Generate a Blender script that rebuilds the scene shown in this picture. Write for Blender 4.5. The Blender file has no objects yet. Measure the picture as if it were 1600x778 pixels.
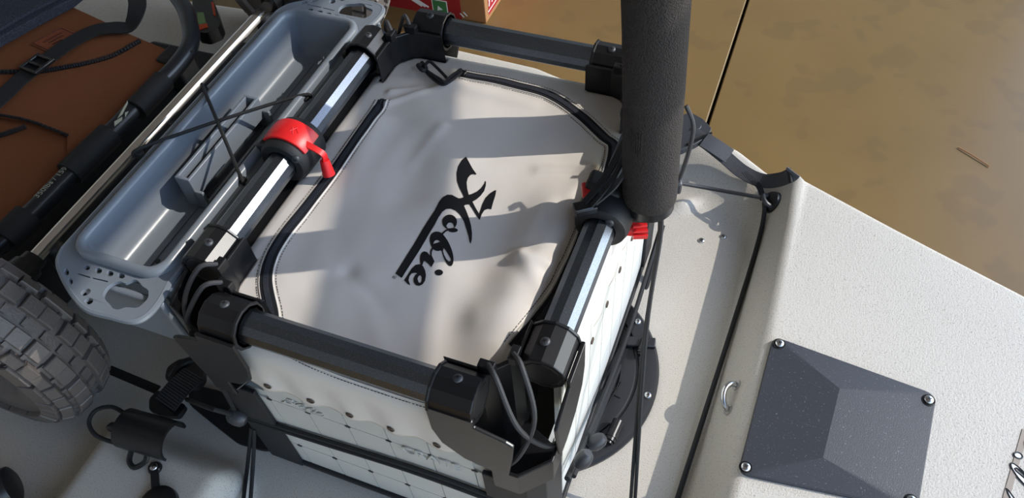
import bpy, bmesh, math, random
from mathutils import Vector, Matrix, Quaternion, noise
from mathutils.geometry import tessellate_polygon
random.seed(4)
PI = math.pi
scene = bpy.context.scene
COL = scene.collection
# ------------------------------------------------------------------ camera
CAM = Vector((0.360, -0.5865, 1.11))
RT = Vector((0.9329743, 0.35517848, -0.05837127))      # image right
DN = Vector((0.24691598, -0.74953179, -0.61419426))    # image down
FW = Vector((-0.26189971, 0.55861466, -0.78699314))    # viewing direction
FPX = 1212.33
cam = bpy.data.cameras.new('camera')
camo = bpy.data.objects.new('camera', cam)
COL.objects.link(camo)
cam.sensor_width = 36.0
cam.lens = FPX / 1600 * 36
cam.clip_start = 0.02
m3 = Matrix((RT, -DN, -FW)).transposed()
camo.matrix_world = Matrix.Translation(CAM) @ m3.to_4x4()
scene.camera = camo
# ------------------------------------------------------------------ world, sun, exposure
SUN_AZ = Vector((0.902, 0.433, 0)).normalized()
SUN_EL = math.radians(37)
sun_dir = SUN_AZ * math.cos(SUN_EL) + Vector((0, 0, math.sin(SUN_EL)))
world = bpy.data.worlds.new('sky')
scene.world = world
world.use_nodes = True
wn = world.node_tree
sky = wn.nodes.new('ShaderNodeTexSky')
sky.sky_type = 'NISHITA'
sky.sun_disc = False
sky.sun_elevation = SUN_EL
sky.sun_rotation = math.atan2(sun_dir.x, sun_dir.y)
sky.air_density = 1.0
sky.dust_density = 0.4
bg = wn.nodes['Background']
wn.links.new(sky.outputs[0], bg.inputs[0])
bg.inputs[1].default_value = .95
sl = bpy.data.lights.new('sun', 'SUN')
sl.energy = 5.4
sl.angle = math.radians(0.4)
sl.color = (1.0, 0.95, 0.87)
so = bpy.data.objects.new('sun', sl)
COL.objects.link(so)
so.location = (4, 1.6, 4)
so.rotation_euler = sun_dir.to_track_quat('Z', 'Y').to_euler()
scene.view_settings.view_transform = 'Standard'
scene.view_settings.look = 'None'
scene.view_settings.gamma = 1
scene.view_settings.use_curve_mapping = False
scene.view_settings.exposure = -0.62
# ------------------------------------------------------------------ pixel helpers (real depth always given)
def ray(px, py):
    return RT * (px - 800) + DN * (py - 389) + FW * FPX
def PZ(px, py, z):
    d = ray(px, py); return CAM + d * ((z - CAM.z) / d.z)
def PX(px, py, x):
    d = ray(px, py); return CAM + d * ((x - CAM.x) / d.x)
def PY(px, py, y):
    d = ray(px, py); return CAM + d * ((y - CAM.y) / d.y)
def sstep(t):
    t = min(1.0, max(0.0, t)); return t * t * (3 - 2 * t)
def lerp_tab(tab, x):
    if x <= tab[0][0]: return tab[0][1]
    for (a, b), (c, d) in zip(tab, tab[1:]):
        if x <= c:
            return b + (d - b) * (x - a) / (c - a)
    return tab[-1][1]
# ------------------------------------------------------------------ materials
def lin(c):
    return tuple(((v / 255) / 12.92 if v / 255 <= .04045 else ((v / 255 + .055) / 1.055) ** 2.4) for v in c) + (1,)
MATS = {}
def mat(name, rgb, rough=.5, metal=0., bump=0., bscale=300., var=0., vscale=8., speck=None, spec=.5, coat=0., bdist=.002, trans=0.):
    m = bpy.data.materials.new(name); m.use_nodes = True
    nt = m.node_tree; N = nt.nodes; L = nt.links
    p = N['Principled BSDF']
    p.inputs['Base Color'].default_value = lin(rgb)
    p.inputs['Roughness'].default_value = rough
    p.inputs['Metallic'].default_value = metal
    p.inputs['Specular IOR Level'].default_value = spec
    p.inputs['Coat Weight'].default_value = coat
    tc = N.new('ShaderNodeTexCoord')
    col = None
    if var:
        nz = N.new('ShaderNodeTexNoise'); nz.inputs['Scale'].default_value = vscale; nz.inputs['Detail'].default_value = 5
        L.new(tc.outputs['Object'], nz.inputs['Vector'])
        mx = N.new('ShaderNodeMix'); mx.data_type = 'RGBA'
        a = lin(rgb)
        mx.inputs[6].default_value = tuple(v * (1 - var) for v in a[:3]) + (1,)
        mx.inputs[7].default_value = tuple(min(1, v * (1 + var)) for v in a[:3]) + (1,)
        L.new(nz.outputs['Fac'], mx.inputs[0]); col = mx.outputs[2]
    if speck:
        srgb, sscale, thr, amt = speck
        n2 = N.new('ShaderNodeTexNoise'); n2.inputs['Scale'].default_value = sscale; n2.inputs['Detail'].default_value = 2
        L.new(tc.outputs['Object'], n2.inputs['Vector'])
        cr = N.new('ShaderNodeMapRange'); cr.inputs[1].default_value = thr; cr.inputs[2].default_value = thr + .06; cr.inputs[4].default_value = amt
        L.new(n2.outputs['Fac'], cr.inputs[0])
        m2 = N.new('ShaderNodeMix'); m2.data_type = 'RGBA'
        if col: L.new(col, m2.inputs[6])
        else: m2.inputs[6].default_value = lin(rgb)
        m2.inputs[7].default_value = lin(srgb)
        L.new(cr.outputs[0], m2.inputs[0]); col = m2.outputs[2]
    if col: L.new(col, p.inputs['Base Color'])
    if bump:
        n3 = N.new('ShaderNodeTexNoise'); n3.inputs['Scale'].default_value = bscale; n3.inputs['Detail'].default_value = 3
        L.new(tc.outputs['Object'], n3.inputs['Vector'])
        b = N.new('ShaderNodeBump'); b.inputs['Strength'].default_value = bump; b.inputs['Distance'].default_value = bdist
        L.new(n3.outputs['Fac'], b.inputs['Height']); L.new(b.outputs[0], p.inputs['Normal'])
    MATS[name] = m
    return m
mat('deck', (190, 184, 173), .55, bump=.35, bscale=420, var=.05, vscale=3, speck=((120, 112, 100), 520, .60, .55))
mat('cover', (213, 206, 198), .42, bump=.08, bscale=900, var=.03, vscale=6, bdist=.001)
mat('flap', (213, 206, 198), .42, bump=.08, bscale=900, var=.03, vscale=6, bdist=.001)
mat('panel', (186, 186, 180), .55, bump=.1, bscale=500)
mat('black', (17, 17, 19), .35, bump=.05, bscale=700)
mat('black_matte', (20, 20, 22), .6, bump=.12, bscale=600)
mat('dark_grey', (52, 53, 56), .42, bump=.06, bscale=600)
mat('rail', (104, 110, 118), .30, metal=1., speck=((136, 142, 150), 900, .55, .5))
mat('tray', (112, 119, 127), .3, bump=.04, bscale=500, var=.03)
mat('foam', (66, 62, 60), .95, bump=1.0, bscale=640, bdist=.005, speck=((70, 67, 64), 700, .60, .6), spec=.2)
mat('red', (205, 28, 30), .38, bump=.05, bscale=700)
mat('ink', (8, 9, 16), .5)
mat('thread', (14, 14, 26), .8)
mat('zip_tape', (15, 16, 24), .8, bump=.3, bscale=1500)
mat('zip_coil', (58, 60, 68), .35)
mat('cord', (20, 20, 22), .7, bump=.4, bscale=1500)
mat('cord_grey', (46, 46, 48), .6, bump=.4, bscale=1500)
mat('webbing', (74, 74, 77), .75, bump=.5, bscale=900)
mat('web_black', (18, 18, 20), .75, bump=.5, bscale=900)
mat('steel', (200, 200, 200), .25, metal=1.)
mat('chrome', (225, 220, 214), .08, metal=1.)
mat('plate', (50, 52, 58), .5, bump=.15, bscale=700, speck=((120, 122, 128), 420, .66, .6))
mat('hatch', (30, 31, 35), .45, bump=.1, bscale=500)
mat('canvas', (118, 64, 28), .85, bump=.5, bscale=900, var=.08, vscale=20)
mat('leather', (122, 62, 34), .6, bump=.3, bscale=300)
mat('leather_dark', (60, 28, 16), .7)
mat('mesh_fabric', (22, 27, 40), .8, bump=.9, bscale=500, speck=((70, 78, 95), 600, .55, .6))
mat('seat_tube', (40, 42, 45), .32, metal=.4)
mat('print_grey', (168, 168, 150), .6)
mat('rubber', (86, 80, 77), .5, bump=.4, bscale=220, var=.15, vscale=30)
mat('floor', (116, 93, 56), .3, bump=.04, bscale=25, var=.16, vscale=3.0, speck=((98, 80, 52), 9, .56, .35), spec=.35)
mat('joint', (30, 24, 18), .9)
mat('plaster', (196, 200, 208), .9)
mat('box_red', (150, 24, 30), .6)
mat('cardboard', (150, 105, 64), .8, bump=.2, bscale=200)
mat('white', (232, 232, 230), .5)
mat('green', (60, 120, 70), .6)
mat('orange', (200, 70, 26), .5)
mat('lime', (120, 150, 90), .6)
mat('brown_hole', (70, 55, 42), .6)
mat('felt', (172, 172, 168), .9, bump=.5, bscale=300)
mat('blue_plastic', (60, 84, 120), .5)
mat('decal_band', (150, 138, 126), .6)
mat('decal_pale', (205, 212, 222), .5)
mat('can', (190, 186, 184), .3, metal=.8)
# ------------------------------------------------------------------ mesh building
WM = {}
class B:
    def __init__(s): s.v = []; s.f = []
    def add(s, vs, fs):
        o = len(s.v); s.v += [Vector(v) for v in vs]; s.f += [tuple(i + o for i in f) for f in fs]
        return s
    def box(s, c, size, rot=None):
        hx, hy, hz = (q / 2 for q in size)
        vs = [Vector((x, y, z)) for x in (-hx, hx) for y in (-hy, hy) for z in (-hz, hz)]
        if rot is not None: vs = [rot @ v for v in vs]
        c = Vector(c)
        return s.add([c + v for v in vs], [(0, 1, 3, 2), (4, 6, 7, 5), (0, 4, 5, 1), (2, 3, 7, 6), (0, 2, 6, 4), (1, 5, 7, 3)])
    def loft(s, rings, cap=True, closed=False):
        n = len(rings[0]); vs = [v for r in rings for v in r]; fs = []
        k = len(rings)
        for i in range(k - 1 + (1 if closed else 0)):
            j = (i + 1) % k
            for q in range(n):
                w = (q + 1) % n
                fs.append((i * n + q, i * n + w, j * n + w, j * n + q))
        if cap and not closed:
            fs.append(tuple(range(n))[::-1]); fs.append(tuple((k - 1) * n + q for q in range(n)))
        return s.add(vs, fs)
    def cyl(s, p0, p1, r0, r1=None, n=16, cap=True, phase=0.):
        p0 = Vector(p0); p1 = Vector(p1); r1 = r0 if r1 is None else r1
        d = (p1 - p0).normalized()
        a = Vector((0, 0, 1)) if abs(d.z) < .9 else Vector((1, 0, 0))
        u = d.cross(a).normalized(); w = u.cross(d)
        return s.loft([[p + (u * math.cos(2 * PI * i / n + phase) + w * math.sin(2 * PI * i / n + phase)) * r for i in range(n)] for p, r in ((p0, r0), (p1, r1))], cap)
    def shell(s, p0, p1, ro, ri, n=12, phase=0.):
        p0 = Vector(p0); p1 = Vector(p1)
        d = (p1 - p0).normalized(); u = d.cross(Vector((0, 0, 1))).normalized(); w = u.cross(d)
        def ring(p, r): return [p + (u * math.cos(2 * PI * i / n + phase) + w * math.sin(2 * PI * i / n + phase)) * r for i in range(n)]
        return s.loft([ring(p0, ri), ring(p0, ro), ring(p1, ro), ring(p1, ri)], cap=False, closed=True)
    def lathe(s, prof, c, axis='Z', n=32, a0=0., a1=2 * PI):
        c = Vector(c); full = abs(a1 - a0 - 2 * PI) < 1e-6
        k = n if full else n + 1
        def pt(r, h, t):
            x, y = r * math.cos(t), r * math.sin(t)
            return c + {'Z': Vector((x, y, h)), 'Y': Vector((x, h, y)), 'X': Vector((h, x, y))}[axis]
        vs = [pt(r, h, a0 + (a1 - a0) * i / n) for i in range(k) for r, h in prof]
        q = len(prof); fs = []
        for i in range(n):
            j = (i + 1) % k
            for w in range(q - 1):
                fs.append((i * q + w, j * q + w, j * q + w + 1, i * q + w + 1))
        return s.add(vs, fs)
    def sweep(s, pts, r, n=8, cap=True, flat=None, closed=False):
        """round (or flat: (width, thickness, up)) section along a path"""
        pts = [Vector(p) for p in pts]; k = len(pts); rings = []
        prev = None
        for i in range(k):
            if closed: d = pts[(i + 1) % k] - pts[i - 1]
            else: d = pts[min(i + 1, k - 1)] - pts[max(i - 1, 0)]
            d.normalize()
            if flat:
                up = flat[2][i] if isinstance(flat[2], list) else Vector(flat[2])
                u = d.cross(up).normalized(); w = u.cross(d)
                hw, ht = flat[0] / 2, flat[1] / 2
                rings.append([pts[i] + u * x + w * y for x, y in ((-hw, -ht), (hw, -ht), (hw, ht), (-hw, ht))])
            else:
                if prev is None:
                    a = Vector((0, 0, 1)) if abs(d.z) < .9 else Vector((1, 0, 0))
                    prev = d.cross(a).normalized()
                u = (prev - d * prev.dot(d)).normalized(); w = d.cross(u); prev = u
                rr = r[i] if isinstance(r, (list, tuple)) else r
                rings.append([pts[i] + (u * math.cos(2 * PI * q / n) + w * math.sin(2 * PI * q / n)) * rr for q in range(n)])
        return s.loft(rings, cap, closed)
    def prism(s, poly, h, M=None):
        """polygon in local xy extruded 0..h along local z, placed by M"""
        n = len(poly); M = M or Matrix.Identity(4)
        vs = [M @ Vector((x, y, z)) for z in (0, h) for x, y in poly]
        tri = tessellate_polygon([[Vector((x, y, 0)) for x, y in poly]])
        fs = [tuple(t) for t in tri] + [tuple(i + n for i in t) for t in tri]
        fs += [(i, (i + 1) % n, (i + 1) % n + n, i + n) for i in range(n)]
        return s.add(vs, fs)
    def plate(s, loops, h, M=None):
        """outer loop + holes, extruded"""
        M = M or Matrix.Identity(4)
        tri = tessellate_polygon([[Vector((x, y, 0)) for x, y in lp] for lp in loops])
        flat = [p for lp in loops for p in lp]; n = len(flat)
        vs = [M @ Vector((x, y, z)) for z in (0, h) for x, y in flat]
        fs = [tuple(t) for t in tri] + [tuple(i + n for i in t) for t in tri]
        o = 0
        for lp in loops:
            k = len(lp)
            fs += [(o + i, o + (i + 1) % k, o + (i + 1) % k + n, o + i + n) for i in range(k)]
            o += k
        return s.add(vs, fs)
    def mesh(s, name, m, smooth=True, ang=38, recalc=True):
        me = bpy.data.meshes.new(name)
        me.from_pydata([tuple(v) for v in s.v], [], s.f)
        if recalc:
            bm = bmesh.new(); bm.from_mesh(me); bmesh.ops.recalc_face_normals(bm, faces=bm.faces); bm.to_mesh(me); bm.free()
        if smooth:
            for p in me.polygons: p.use_smooth = True
            me.set_sharp_from_angle(angle=math.radians(ang))
        me.materials.append(MATS[m] if isinstance(m, str) else m)
        return me
    def build(s, name, m, parent=None, smooth=True, bevel=0., seg=2, ang=38, recalc=True, M=None):
        return put(name, s.mesh(name, m, smooth, ang, recalc), parent, M, bevel, seg)
def put(name, me, parent=None, M=None, bevel=0., seg=2):
    o = bpy.data.objects.new(name, me); COL.objects.link(o)
    M = M or Matrix.Identity(4)
    if parent is not None:
        o.parent = parent; o.matrix_parent_inverse = WM[parent.name].inverted()
    o.matrix_basis = M
    WM[o.name] = M.copy()
    if bevel:
        b = o.modifiers.new('bevel', 'BEVEL'); b.width = bevel; b.segments = seg; b.limit_method = 'ANGLE'; b.angle_limit = math.radians(35)
        b.harden_normals = False
    return o
def thing(name, label, cat, loc=(0, 0, 0), group=None):
    o = bpy.data.objects.new(name, None); COL.objects.link(o); o.location = loc
    o.empty_display_size = .05
    WM[o.name] = Matrix.Translation(Vector(loc))
    return tag(o, label, cat, group)
def tag(o, label, cat, group=None):
    o['label'] = label; o['category'] = cat
    if group: o['group'] = group
    return o
def struct(o): o['kind'] = 'structure'; return o
def stuff(o): o['kind'] = 'stuff'; return o
def cr(pts, n=6, closed=False):
    pts = [Vector(p) for p in pts]; out = []; k = len(pts)
    for i in range(k if closed else k - 1):
        if closed: a, b, c, d = pts[i - 1], pts[i], pts[(i + 1) % k], pts[(i + 2) % k]
        else: a, b, c, d = pts[max(i - 1, 0)], pts[i], pts[i + 1], pts[min(i + 2, k - 1)]
        for j in range(n):
            t = j / n
            out.append(.5 * ((2 * b) + (c - a) * t + (2 * a - 5 * b + 4 * c - d) * t * t + (3 * b - a - 3 * c + d) * t ** 3))
    if not closed: out.append(pts[-1])
    return out
def rrect(cx, cy, hx, hy, r, n=5):
    out = []
    for sx, sy, a in ((1, 1, 0), (-1, 1, PI / 2), (-1, -1, PI), (1, -1, 1.5 * PI)):
        for i in range(n + 1):
            t = a + PI / 2 * i / n
            out.append((cx + sx * (hx - r) + r * math.cos(t), cy + sy * (hy - r) + r * math.sin(t)))
    return out
def ell(cx, cy, rx, ry, rot=0., n=16):
    c, s = math.cos(rot), math.sin(rot)
    return [(cx + rx * math.cos(t) * c - ry * math.sin(t) * s, cy + rx * math.cos(t) * s + ry * math.sin(t) * c) for t in (2 * PI * i / n for i in range(n))]
def frame(o, x, y, z=None):
    """matrix with axes x, y at o"""
    x = Vector(x).normalized(); y = Vector(y); y = (y - x * y.dot(x)).normalized(); z = x.cross(y)
    M = Matrix((x, y, z)).transposed().to_4x4(); M.translation = Vector(o); return M
def text_mesh(body, size, name, m, extrude=.0004):
    cu = bpy.data.curves.new(name, 'FONT'); cu.body = body; cu.size = size; cu.extrude = extrude
    cu.align_x = 'CENTER'; cu.align_y = 'CENTER'; cu.resolution_u = 3
    t = bpy.data.objects.new(name, cu); COL.objects.link(t)
    bpy.context.view_layer.update()
    me = bpy.data.meshes.new_from_object(t.evaluated_get(bpy.context.evaluated_depsgraph_get()))
    bpy.data.objects.remove(t); bpy.data.curves.remove(cu)
    me.materials.clear(); me.materials.append(MATS[m]); me.name = name
    return me
def screw_mesh(r, name='screw'):
    b = B().lathe([(0, .35 * r), (.55 * r, .33 * r), (.85 * r, .2 * r), (r, 0), (r, -.4 * r)], (0, 0, 0), n=16)
    for a in (0, PI / 2):
        b.box((0, 0, .36 * r), (.9 * r, .16 * r, .06 * r), Matrix.Rotation(a + .4, 3, 'Z'))
    me = b.mesh(name, 'steel')
    me.materials.append(MATS['black'])
    for p in me.polygons[-12:]: p.material_index = 1
    return me
def at(p, up=(0, 0, 1)):
    return Matrix.Translation(Vector(p)) @ Vector(up).to_track_quat('Z', 'Y').to_matrix().to_4x4()
# ------------------------------------------------------------------ setting
FLZ = -0.40
fl = struct(B().box((2.5, 0, FLZ - .08), (13, 9, .1)).build('floor', 'joint', None, False))
JX = 0.2165
for x0, x1 in ((-4, JX - .004), (JX + .004, 9)):
    B().box(((x0 + x1) / 2, 0, FLZ - .02), (x1 - x0, 9, .04)).build('slab', 'floor', fl, False, bevel=.003, seg=1)
struct(B().box((-3.55, 0, .95), (.1, 7.0, 2.7)).build('wall_left', 'plaster', None, False))
struct(B().box((-1.0, 3.55, .95), (5.2, .1, 2.7)).build('wall_back', 'plaster', None, False))
struct(B().box((-1.0, -3.55, .95), (5.2, .1, 2.7)).build('wall_front', 'plaster', None, False))
struct(B().box((-1.0, 0, 2.45), (5.2, 7.2, .1)).build('ceiling', 'plaster', None, False))
struct(B().box((1.6, 0, 2.23), (.1, 7.0, .34)).build('wall_right', 'plaster', None, False))      # lintel over the open doorway
struct(B().box((1.6, .766, 1.762), (.04, 2.4, .08), Matrix.Rotation(math.radians(14), 3, 'X')).build('shade_brace', 'plaster', None, False))    # added unseen slanting bar, casts the shade stripe across the cover
# ------------------------------------------------------------------ kayak
KC = 0.04
EDGE = [(-1.9, .52), (-1.2, .64), (-.6, .675), (-.122, .655), (.042, .611), (.228, .577), (.33, .535), (.438, .460), (.605, .389), (.797, .312), (1.15, .155), (1.35, .055)]
def hw(x): return max(.01, lerp_tab(EDGE, x) - KC)
bumpP = PZ(1066, 322, .0)
def deck_z(x, y):
    w = hw(x); d = abs(y - KC)
    e = .45 * sstep((d - (w - .15)) / .12)
    p = .97 * sstep((x - .388) / .060)
    hx = max(-.44 - x, x + .255, 0); hy = max(y + .36, 0)
    h = .64 * (1 - sstep(math.hypot(hx, hy) / .05)) if y < KC else 0
    z = .09 * (1 - (1 - e) * (1 - p) * (1 - h))
    u = (x - bumpP.x) * .8 + (y - bumpP.y) * .6; v = -(x - bumpP.x) * .6 + (y - bumpP.y) * .8
    z += .016 * math.exp(-((u / .03) ** 2) - ((v / .014) ** 2))
    if x > .45: z -= .006 * ((y - KC) / w) ** 2
    return z
kayak = thing('kayak', 'cream speckled plastic fishing kayak filling the right and lower part of the picture', 'kayak', (0, KC, FLZ))
rings = []
NX, NY = 330, 150
for i in range(NX + 1):
    x = -1.9 + 3.25 * i / NX
    w = hw(x); r = []
    for s, z in ((.30, FLZ + .001), (.72, -.36), (.93, -.22), (1.0, -.05), (1.012, .02)):
        r.append(Vector((x, KC - w * s, z if w > .05 else max(z, -.1))))
    for j in range(NY + 1):
        t = -1 + 2 * j / NY
        zz = deck_z(x, KC + w * t)
        q = (abs(t) - (1 - .012 / max(w, .02))) / (.012 / max(w, .02))
        if q > 0: zz -= .012 * q * q
        r.append(Vector((x, KC + w * t, zz)))
    for s, z in ((1.012, .02), (1.0, -.05), (.93, -.22), (.72, -.36), (.30, FLZ + .001)):
        r.append(Vector((x, KC + w * s, z if w > .05 else max(z, -.1))))
    rings.append(r)
hull = B().loft(rings).build('hull', 'deck', kayak, True, ang=60)
SCREW = screw_mesh(.006)
SCREW_L = screw_mesh(.0065, 'screw')
def deckpt(px, py):
    p = PZ(px, py, 0)
    for _ in range(12): p = PZ(px, py, deck_z(p.x, p.y))
    return p
def deck_n(p):
    e = .004
    return Vector((deck_z(p.x - e, p.y) - deck_z(p.x + e, p.y), deck_z(p.x, p.y - e) - deck_z(p.x, p.y + e), 2 * e)).normalized()
# rudder cover plate
zt = deck_z(.58, .04)
cs = [PZ(1207, 527, zt), PZ(1462, 619, zt), PZ(1432, 800, zt), PZ(1152, 741, zt)]
ctr = sum(cs, Vector()) / 4
def round_poly(pts, r, n=4):
    out = []
    k = len(pts)
    for i in range(k):
        a, b, c = pts[i - 1], pts[i], pts[(i + 1) % k]
        d0 = (a - b).normalized(); d1 = (c - b).normalized()
        p0 = b + d0 * r; p1 = b + d1 * r
        for j in range(n + 1):
            t = j / n
            out.append((1 - t) ** 2 * p0 + 2 * t * (1 - t) * b + t * t * p1)
    return out
rp = round_poly(cs, .016)
pb = B()
def off(ps, k, z): return [Vector((ctr.x + (p.x - ctr.x) * k, ctr.y + (p.y - ctr.y) * k, zt + z)) for p in ps]
pb.loft([off(rp, 1, -.004), off(rp, 1, .004), off(rp, .985, .0062)], cap=False)
nr = len(rp); base = len(pb.v) - nr
ra = PZ(1312, 607, zt + .018); rb = PZ(1286, 715, zt + .018)
pb.v += [ra, rb]; ia, ib = len(pb.v) - 2, len(pb.v) - 1
per = nr // 4
# facets: every edge of the rim goes to the nearer ridge end; corners split
for i in range(nr):
    j = (i + 1) % nr
    e = (i // per) if (i % per) < per - 1 else None
    pi, pj = pb.v[base + i], pb.v[base + j]
    corner = i // per
    tgt = ia if corner in (0, 1) and i % per < per - 1 else ib
    if i % per == per - 1:      # straight side after corner
        side = corner
        if side == 0: pb.f.append((base + i, base + j, ia))
        elif side == 2: pb.f.append((base + i, base + j, ib))
        elif side == 1: pb.f.append((base + i, base + j, ib, ia))
        else: pb.f.append((base + i, base + j, ia, ib))
    else: pb.f.append((base + i, base + j, tgt))
rplate = pb.build('rudder_cover_plate', 'plate', kayak, True, ang=3)
rplate['label'] = 'dark grey four-sided plate with raised ridge'
for px, py in ((1218, 537), (1451, 625), (1165, 730), (1424, 782)):
    p = PZ(px, py, zt + .008)
    B().lathe([(0, .0), (.0078, .0), (.0084, .001), (.0090, .0)], p, n=20).build('screw_recess', 'black', rplate)
    put('screw', SCREW_L, rplate, at(p + Vector((0, 0, .002))))
# round hatch below the crate
HC = Vector((.1205, -.006, 0)); HR = .1885
hb = B().lathe([(0, .010), (.150, .010), (.152, .008), (.155, .008), (.157, .012), (.172, .013), (HR - .004, .011), (HR, .006), (HR, -.004)], HC, n=96)
hatch = hb.build('round_hatch', 'hatch', kayak)
hatch['label'] = 'black round deck hatch half under the crate'
def hp(px, py, z=.013): return PZ(px, py, z)
for px, py in ((996, 502), (1012, 617)):
    put('screw', SCREW, hatch, at(hp(px, py, .014)))
# hinge knuckles and latches
for (p0, p1, r) in (((952, 689), (966, 658), .0085), ((1000, 552), (1008, 530), .006)):
    a = hp(*p0, .02); b_ = hp(*p1, .02)
    hb = B().cyl(a, b_, r, n=14); d = (b_ - a)
    hb.cyl(a + d * .16, a + d * .24, r * 1.12, n=14); hb.cyl(a - d * .12, a, r * .7, n=12)
    hb.build('latch', 'black', hatch)
B().box(hp(1000, 535, .014), (.05, .018, .008), Matrix.Rotation(.25, 3, 'Z')).build('hinge', 'hatch', hatch, bevel=.002)
a, c_ = hp(928, 695, .015), hp(955, 708, .015)
arc = [HC + Vector((.128 * math.cos(t), .128 * math.sin(t), .0108)) for t in (-1.0 + 1.45 * i / 20 for i in range(21))]
B().sweep(arc, .0014, 5).build('seam', 'black', hatch)
lg = B()
for q0, q1 in (((948, 611), (969, 622)), ((952, 602), (961, 596)), ((953, 616), (966, 602)), ((962, 612), (970, 597))):
    lg.sweep([hp(*q0, .0105), hp(*q1, .0105)], .0012, 5)
lg.build('raised_mark', 'black', hatch)
# metal eye strap on the riser
p0 = deckpt(1152, 602); p1 = deckpt(1139, 641); mid = (p0 + p1) / 2
nn = deck_n(mid)
eb = B()
for p in (p0, p1): eb.sweep([p - nn * .002, p + nn * .003], .0088, 18)
ou = Vector((-.8, 0, .6))
ch_ = (p1 - p0) / 2
eye = eb.sweep([mid - ch_ * (1.0 * math.cos(t)) * (1 if .3 < t < 2.8 else 1.0) + ou * (.019 * math.sin(t)) for t in (PI * i / 16 for i in range(17))], .0043, 10).build('eye_strap', 'steel', kayak)
eye['label'] = 'polished steel eye strap'
for p in (p0, p1): put('screw', screw_mesh(.0042), eye, at(p + nn * .003, nn))
# two screws on the deck
for px, py in ((1096, 376), (1130, 370)):
    p = deckpt(px, py); n_ = deck_n(p)
    s_ = put('screw', SCREW, kayak, at(p + n_ * .001, n_)); s_['label'] = 'steel screw head in the deck'
# black pad eye at the gunwale corner
pe = deckpt(1206, 318)
pn = (deck_n(pe) + Vector((-.3, -.3, .3))).normalized()
PEM = at(pe + Vector((0, 0, .003)), pn)
padeye = B().lathe([(0, .009), (.012, .009), (.0185, .006), (.0205, .0), (.0205, -.012)], (0, 0, 0), n=28).build('pad_eye', 'black', kayak, M=PEM)
B().sweep(cr([(-.012, 0, .004), (-.010, 0, .016), (0, 0, .021), (.010, 0, .016), (.012, 0, .004)], 5), .0042, 8).build('loop', 'dark_grey', padeye, M=PEM)
# rubber drain plug on the near hump
pc = deckpt(250, 790); ps_ = deckpt(243, 732)
plug = B().lathe([(0, .009), (.022, .009), (.026, .006), (.027, 0), (.027, -.01)], pc + Vector((0, 0, .003)), n=32).build('drain_plug', 'black', kayak)
B().sweep([pc + Vector((0, 0, .006)), (pc + ps_) / 2 + Vector((0, 0, .008)), ps_ + Vector((0, 0, .004))], 0, flat=(.011, .003, (0, 0, 1))).build('plug_strap', 'black_matte', plug)
B().lathe([(0, .006), (.008, .006), (.010, .003), (.010, -.006)], ps_, n=20).build('strap_eyelet', 'black', plug)
put('screw', SCREW, plug, at(ps_ + Vector((0, 0, .007))))
# black foam pad under the crate corner
pp = [PZ(x, y, .004) for x, y in ((296, 600), (345, 612), (440, 690), (436, 703), (412, 704), (372, 693), (330, 660), (296, 632))]
B().prism([(p.x, p.y) for p in round_poly(pp, .006, 2)], .008, Matrix.Translation((0, 0, -.001))).build('foam_pad', 'black_matte', kayak)['label'] = 'thin black foam pad stuck on the deck'
# ------------------------------------------------------------------ crate
RZ = .40; RX = .211; RY = .2743; RR = .0195
CX, CY = .222, .284
crate = thing('storage_crate', 'pale grey square crate with metal rail frame and black corner holders in the middle', 'crate', (0, 0, 0))
# panels with tiles standing proud of grooves
def panel(name, M, w, z0, z1, cols, rows, tiles=True, holes=True):
    zs = .243
    b = B().box((0, 0, (z0 + zs) / 2), (w, .006, zs - z0)).box((0, 0, (zs + z1) / 2), (w - .115, .006, z1 - zs))
    po = b.build(name, 'panel', crate, False, M=M)
    if tiles:
        cw = w / cols; cache = {}
        for i in range(cols):
            for za, zb in zip(rows, rows[1:]):
                if zb > .3 and i in (0, cols - 1): continue
                key = round(zb - za, 4)
                if key not in cache:
                    cache[key] = B().box((0, 0, 0), (cw - .0016, .0026, zb - za - .0016)).mesh('panel_tile', 'panel', False)
                put('panel_tile', cache[key], po, M @ Matrix.Translation((-w / 2 + (i + .5) * cw, -.0042, (za + zb) / 2)))
        hm = B().prism(ell(0, 0, .0042, .0024, 0, 10), .001, Matrix.Rotation(PI / 2, 4, 'X')).mesh('painted_hole', 'black', False)  # black disc on the surface, painted as the dark inside of a hole
        for i in range(1, cols if holes else 1):
            for zz in (rows[1], rows[3]):
                put('painted_hole', hm, po, M @ Matrix.Translation((-w / 2 + i * cw, -.0056, zz)))
    return po
fp = panel('front_panel', Matrix.Translation((0, -CY + .004, 0)), .40, .014, .345, 7, (.014, .085, .16, .228, .345))
panel('back_panel', Matrix.Translation((0, CY - .004, 0)) @ Matrix.Rotation(PI, 4, 'Z'), .40, .014, .345, 7, (), False)
panel('side_panel', Matrix.Translation((CX - .004, 0, 0)) @ Matrix.Rotation(PI / 2, 4, 'Z'), .52, .014, .345, 9, (.014, .085, .16, .228, .345), True, False)
panel('side_panel', Matrix.Translation((-CX + .004, 0, 0)) @ Matrix.Rotation(-PI / 2, 4, 'Z'), .52, .014, .345, 9, (), False)
B().box((0, 0, .0195), (.42, .55, .008)).build('floor_panel', 'panel', crate, False)
# black base rim
bb = B()
for s in (-1, 1):
    bb.box((0, s * (CY + .001), .0185), (.43, .012, .010)); bb.box((s * (CX + .001), 0, .0185), (.012, .55, .010))
bb.build('base_rim', 'black_matte', crate, False, bevel=.002)
for s in (-1, 1):
    B().box((s * (RX - .009 * (s < 0)), 0, .352), (.016 + .022 * (s < 0), .40, .016)).build('top_rim', 'black', crate, False, bevel=.002)

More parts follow.
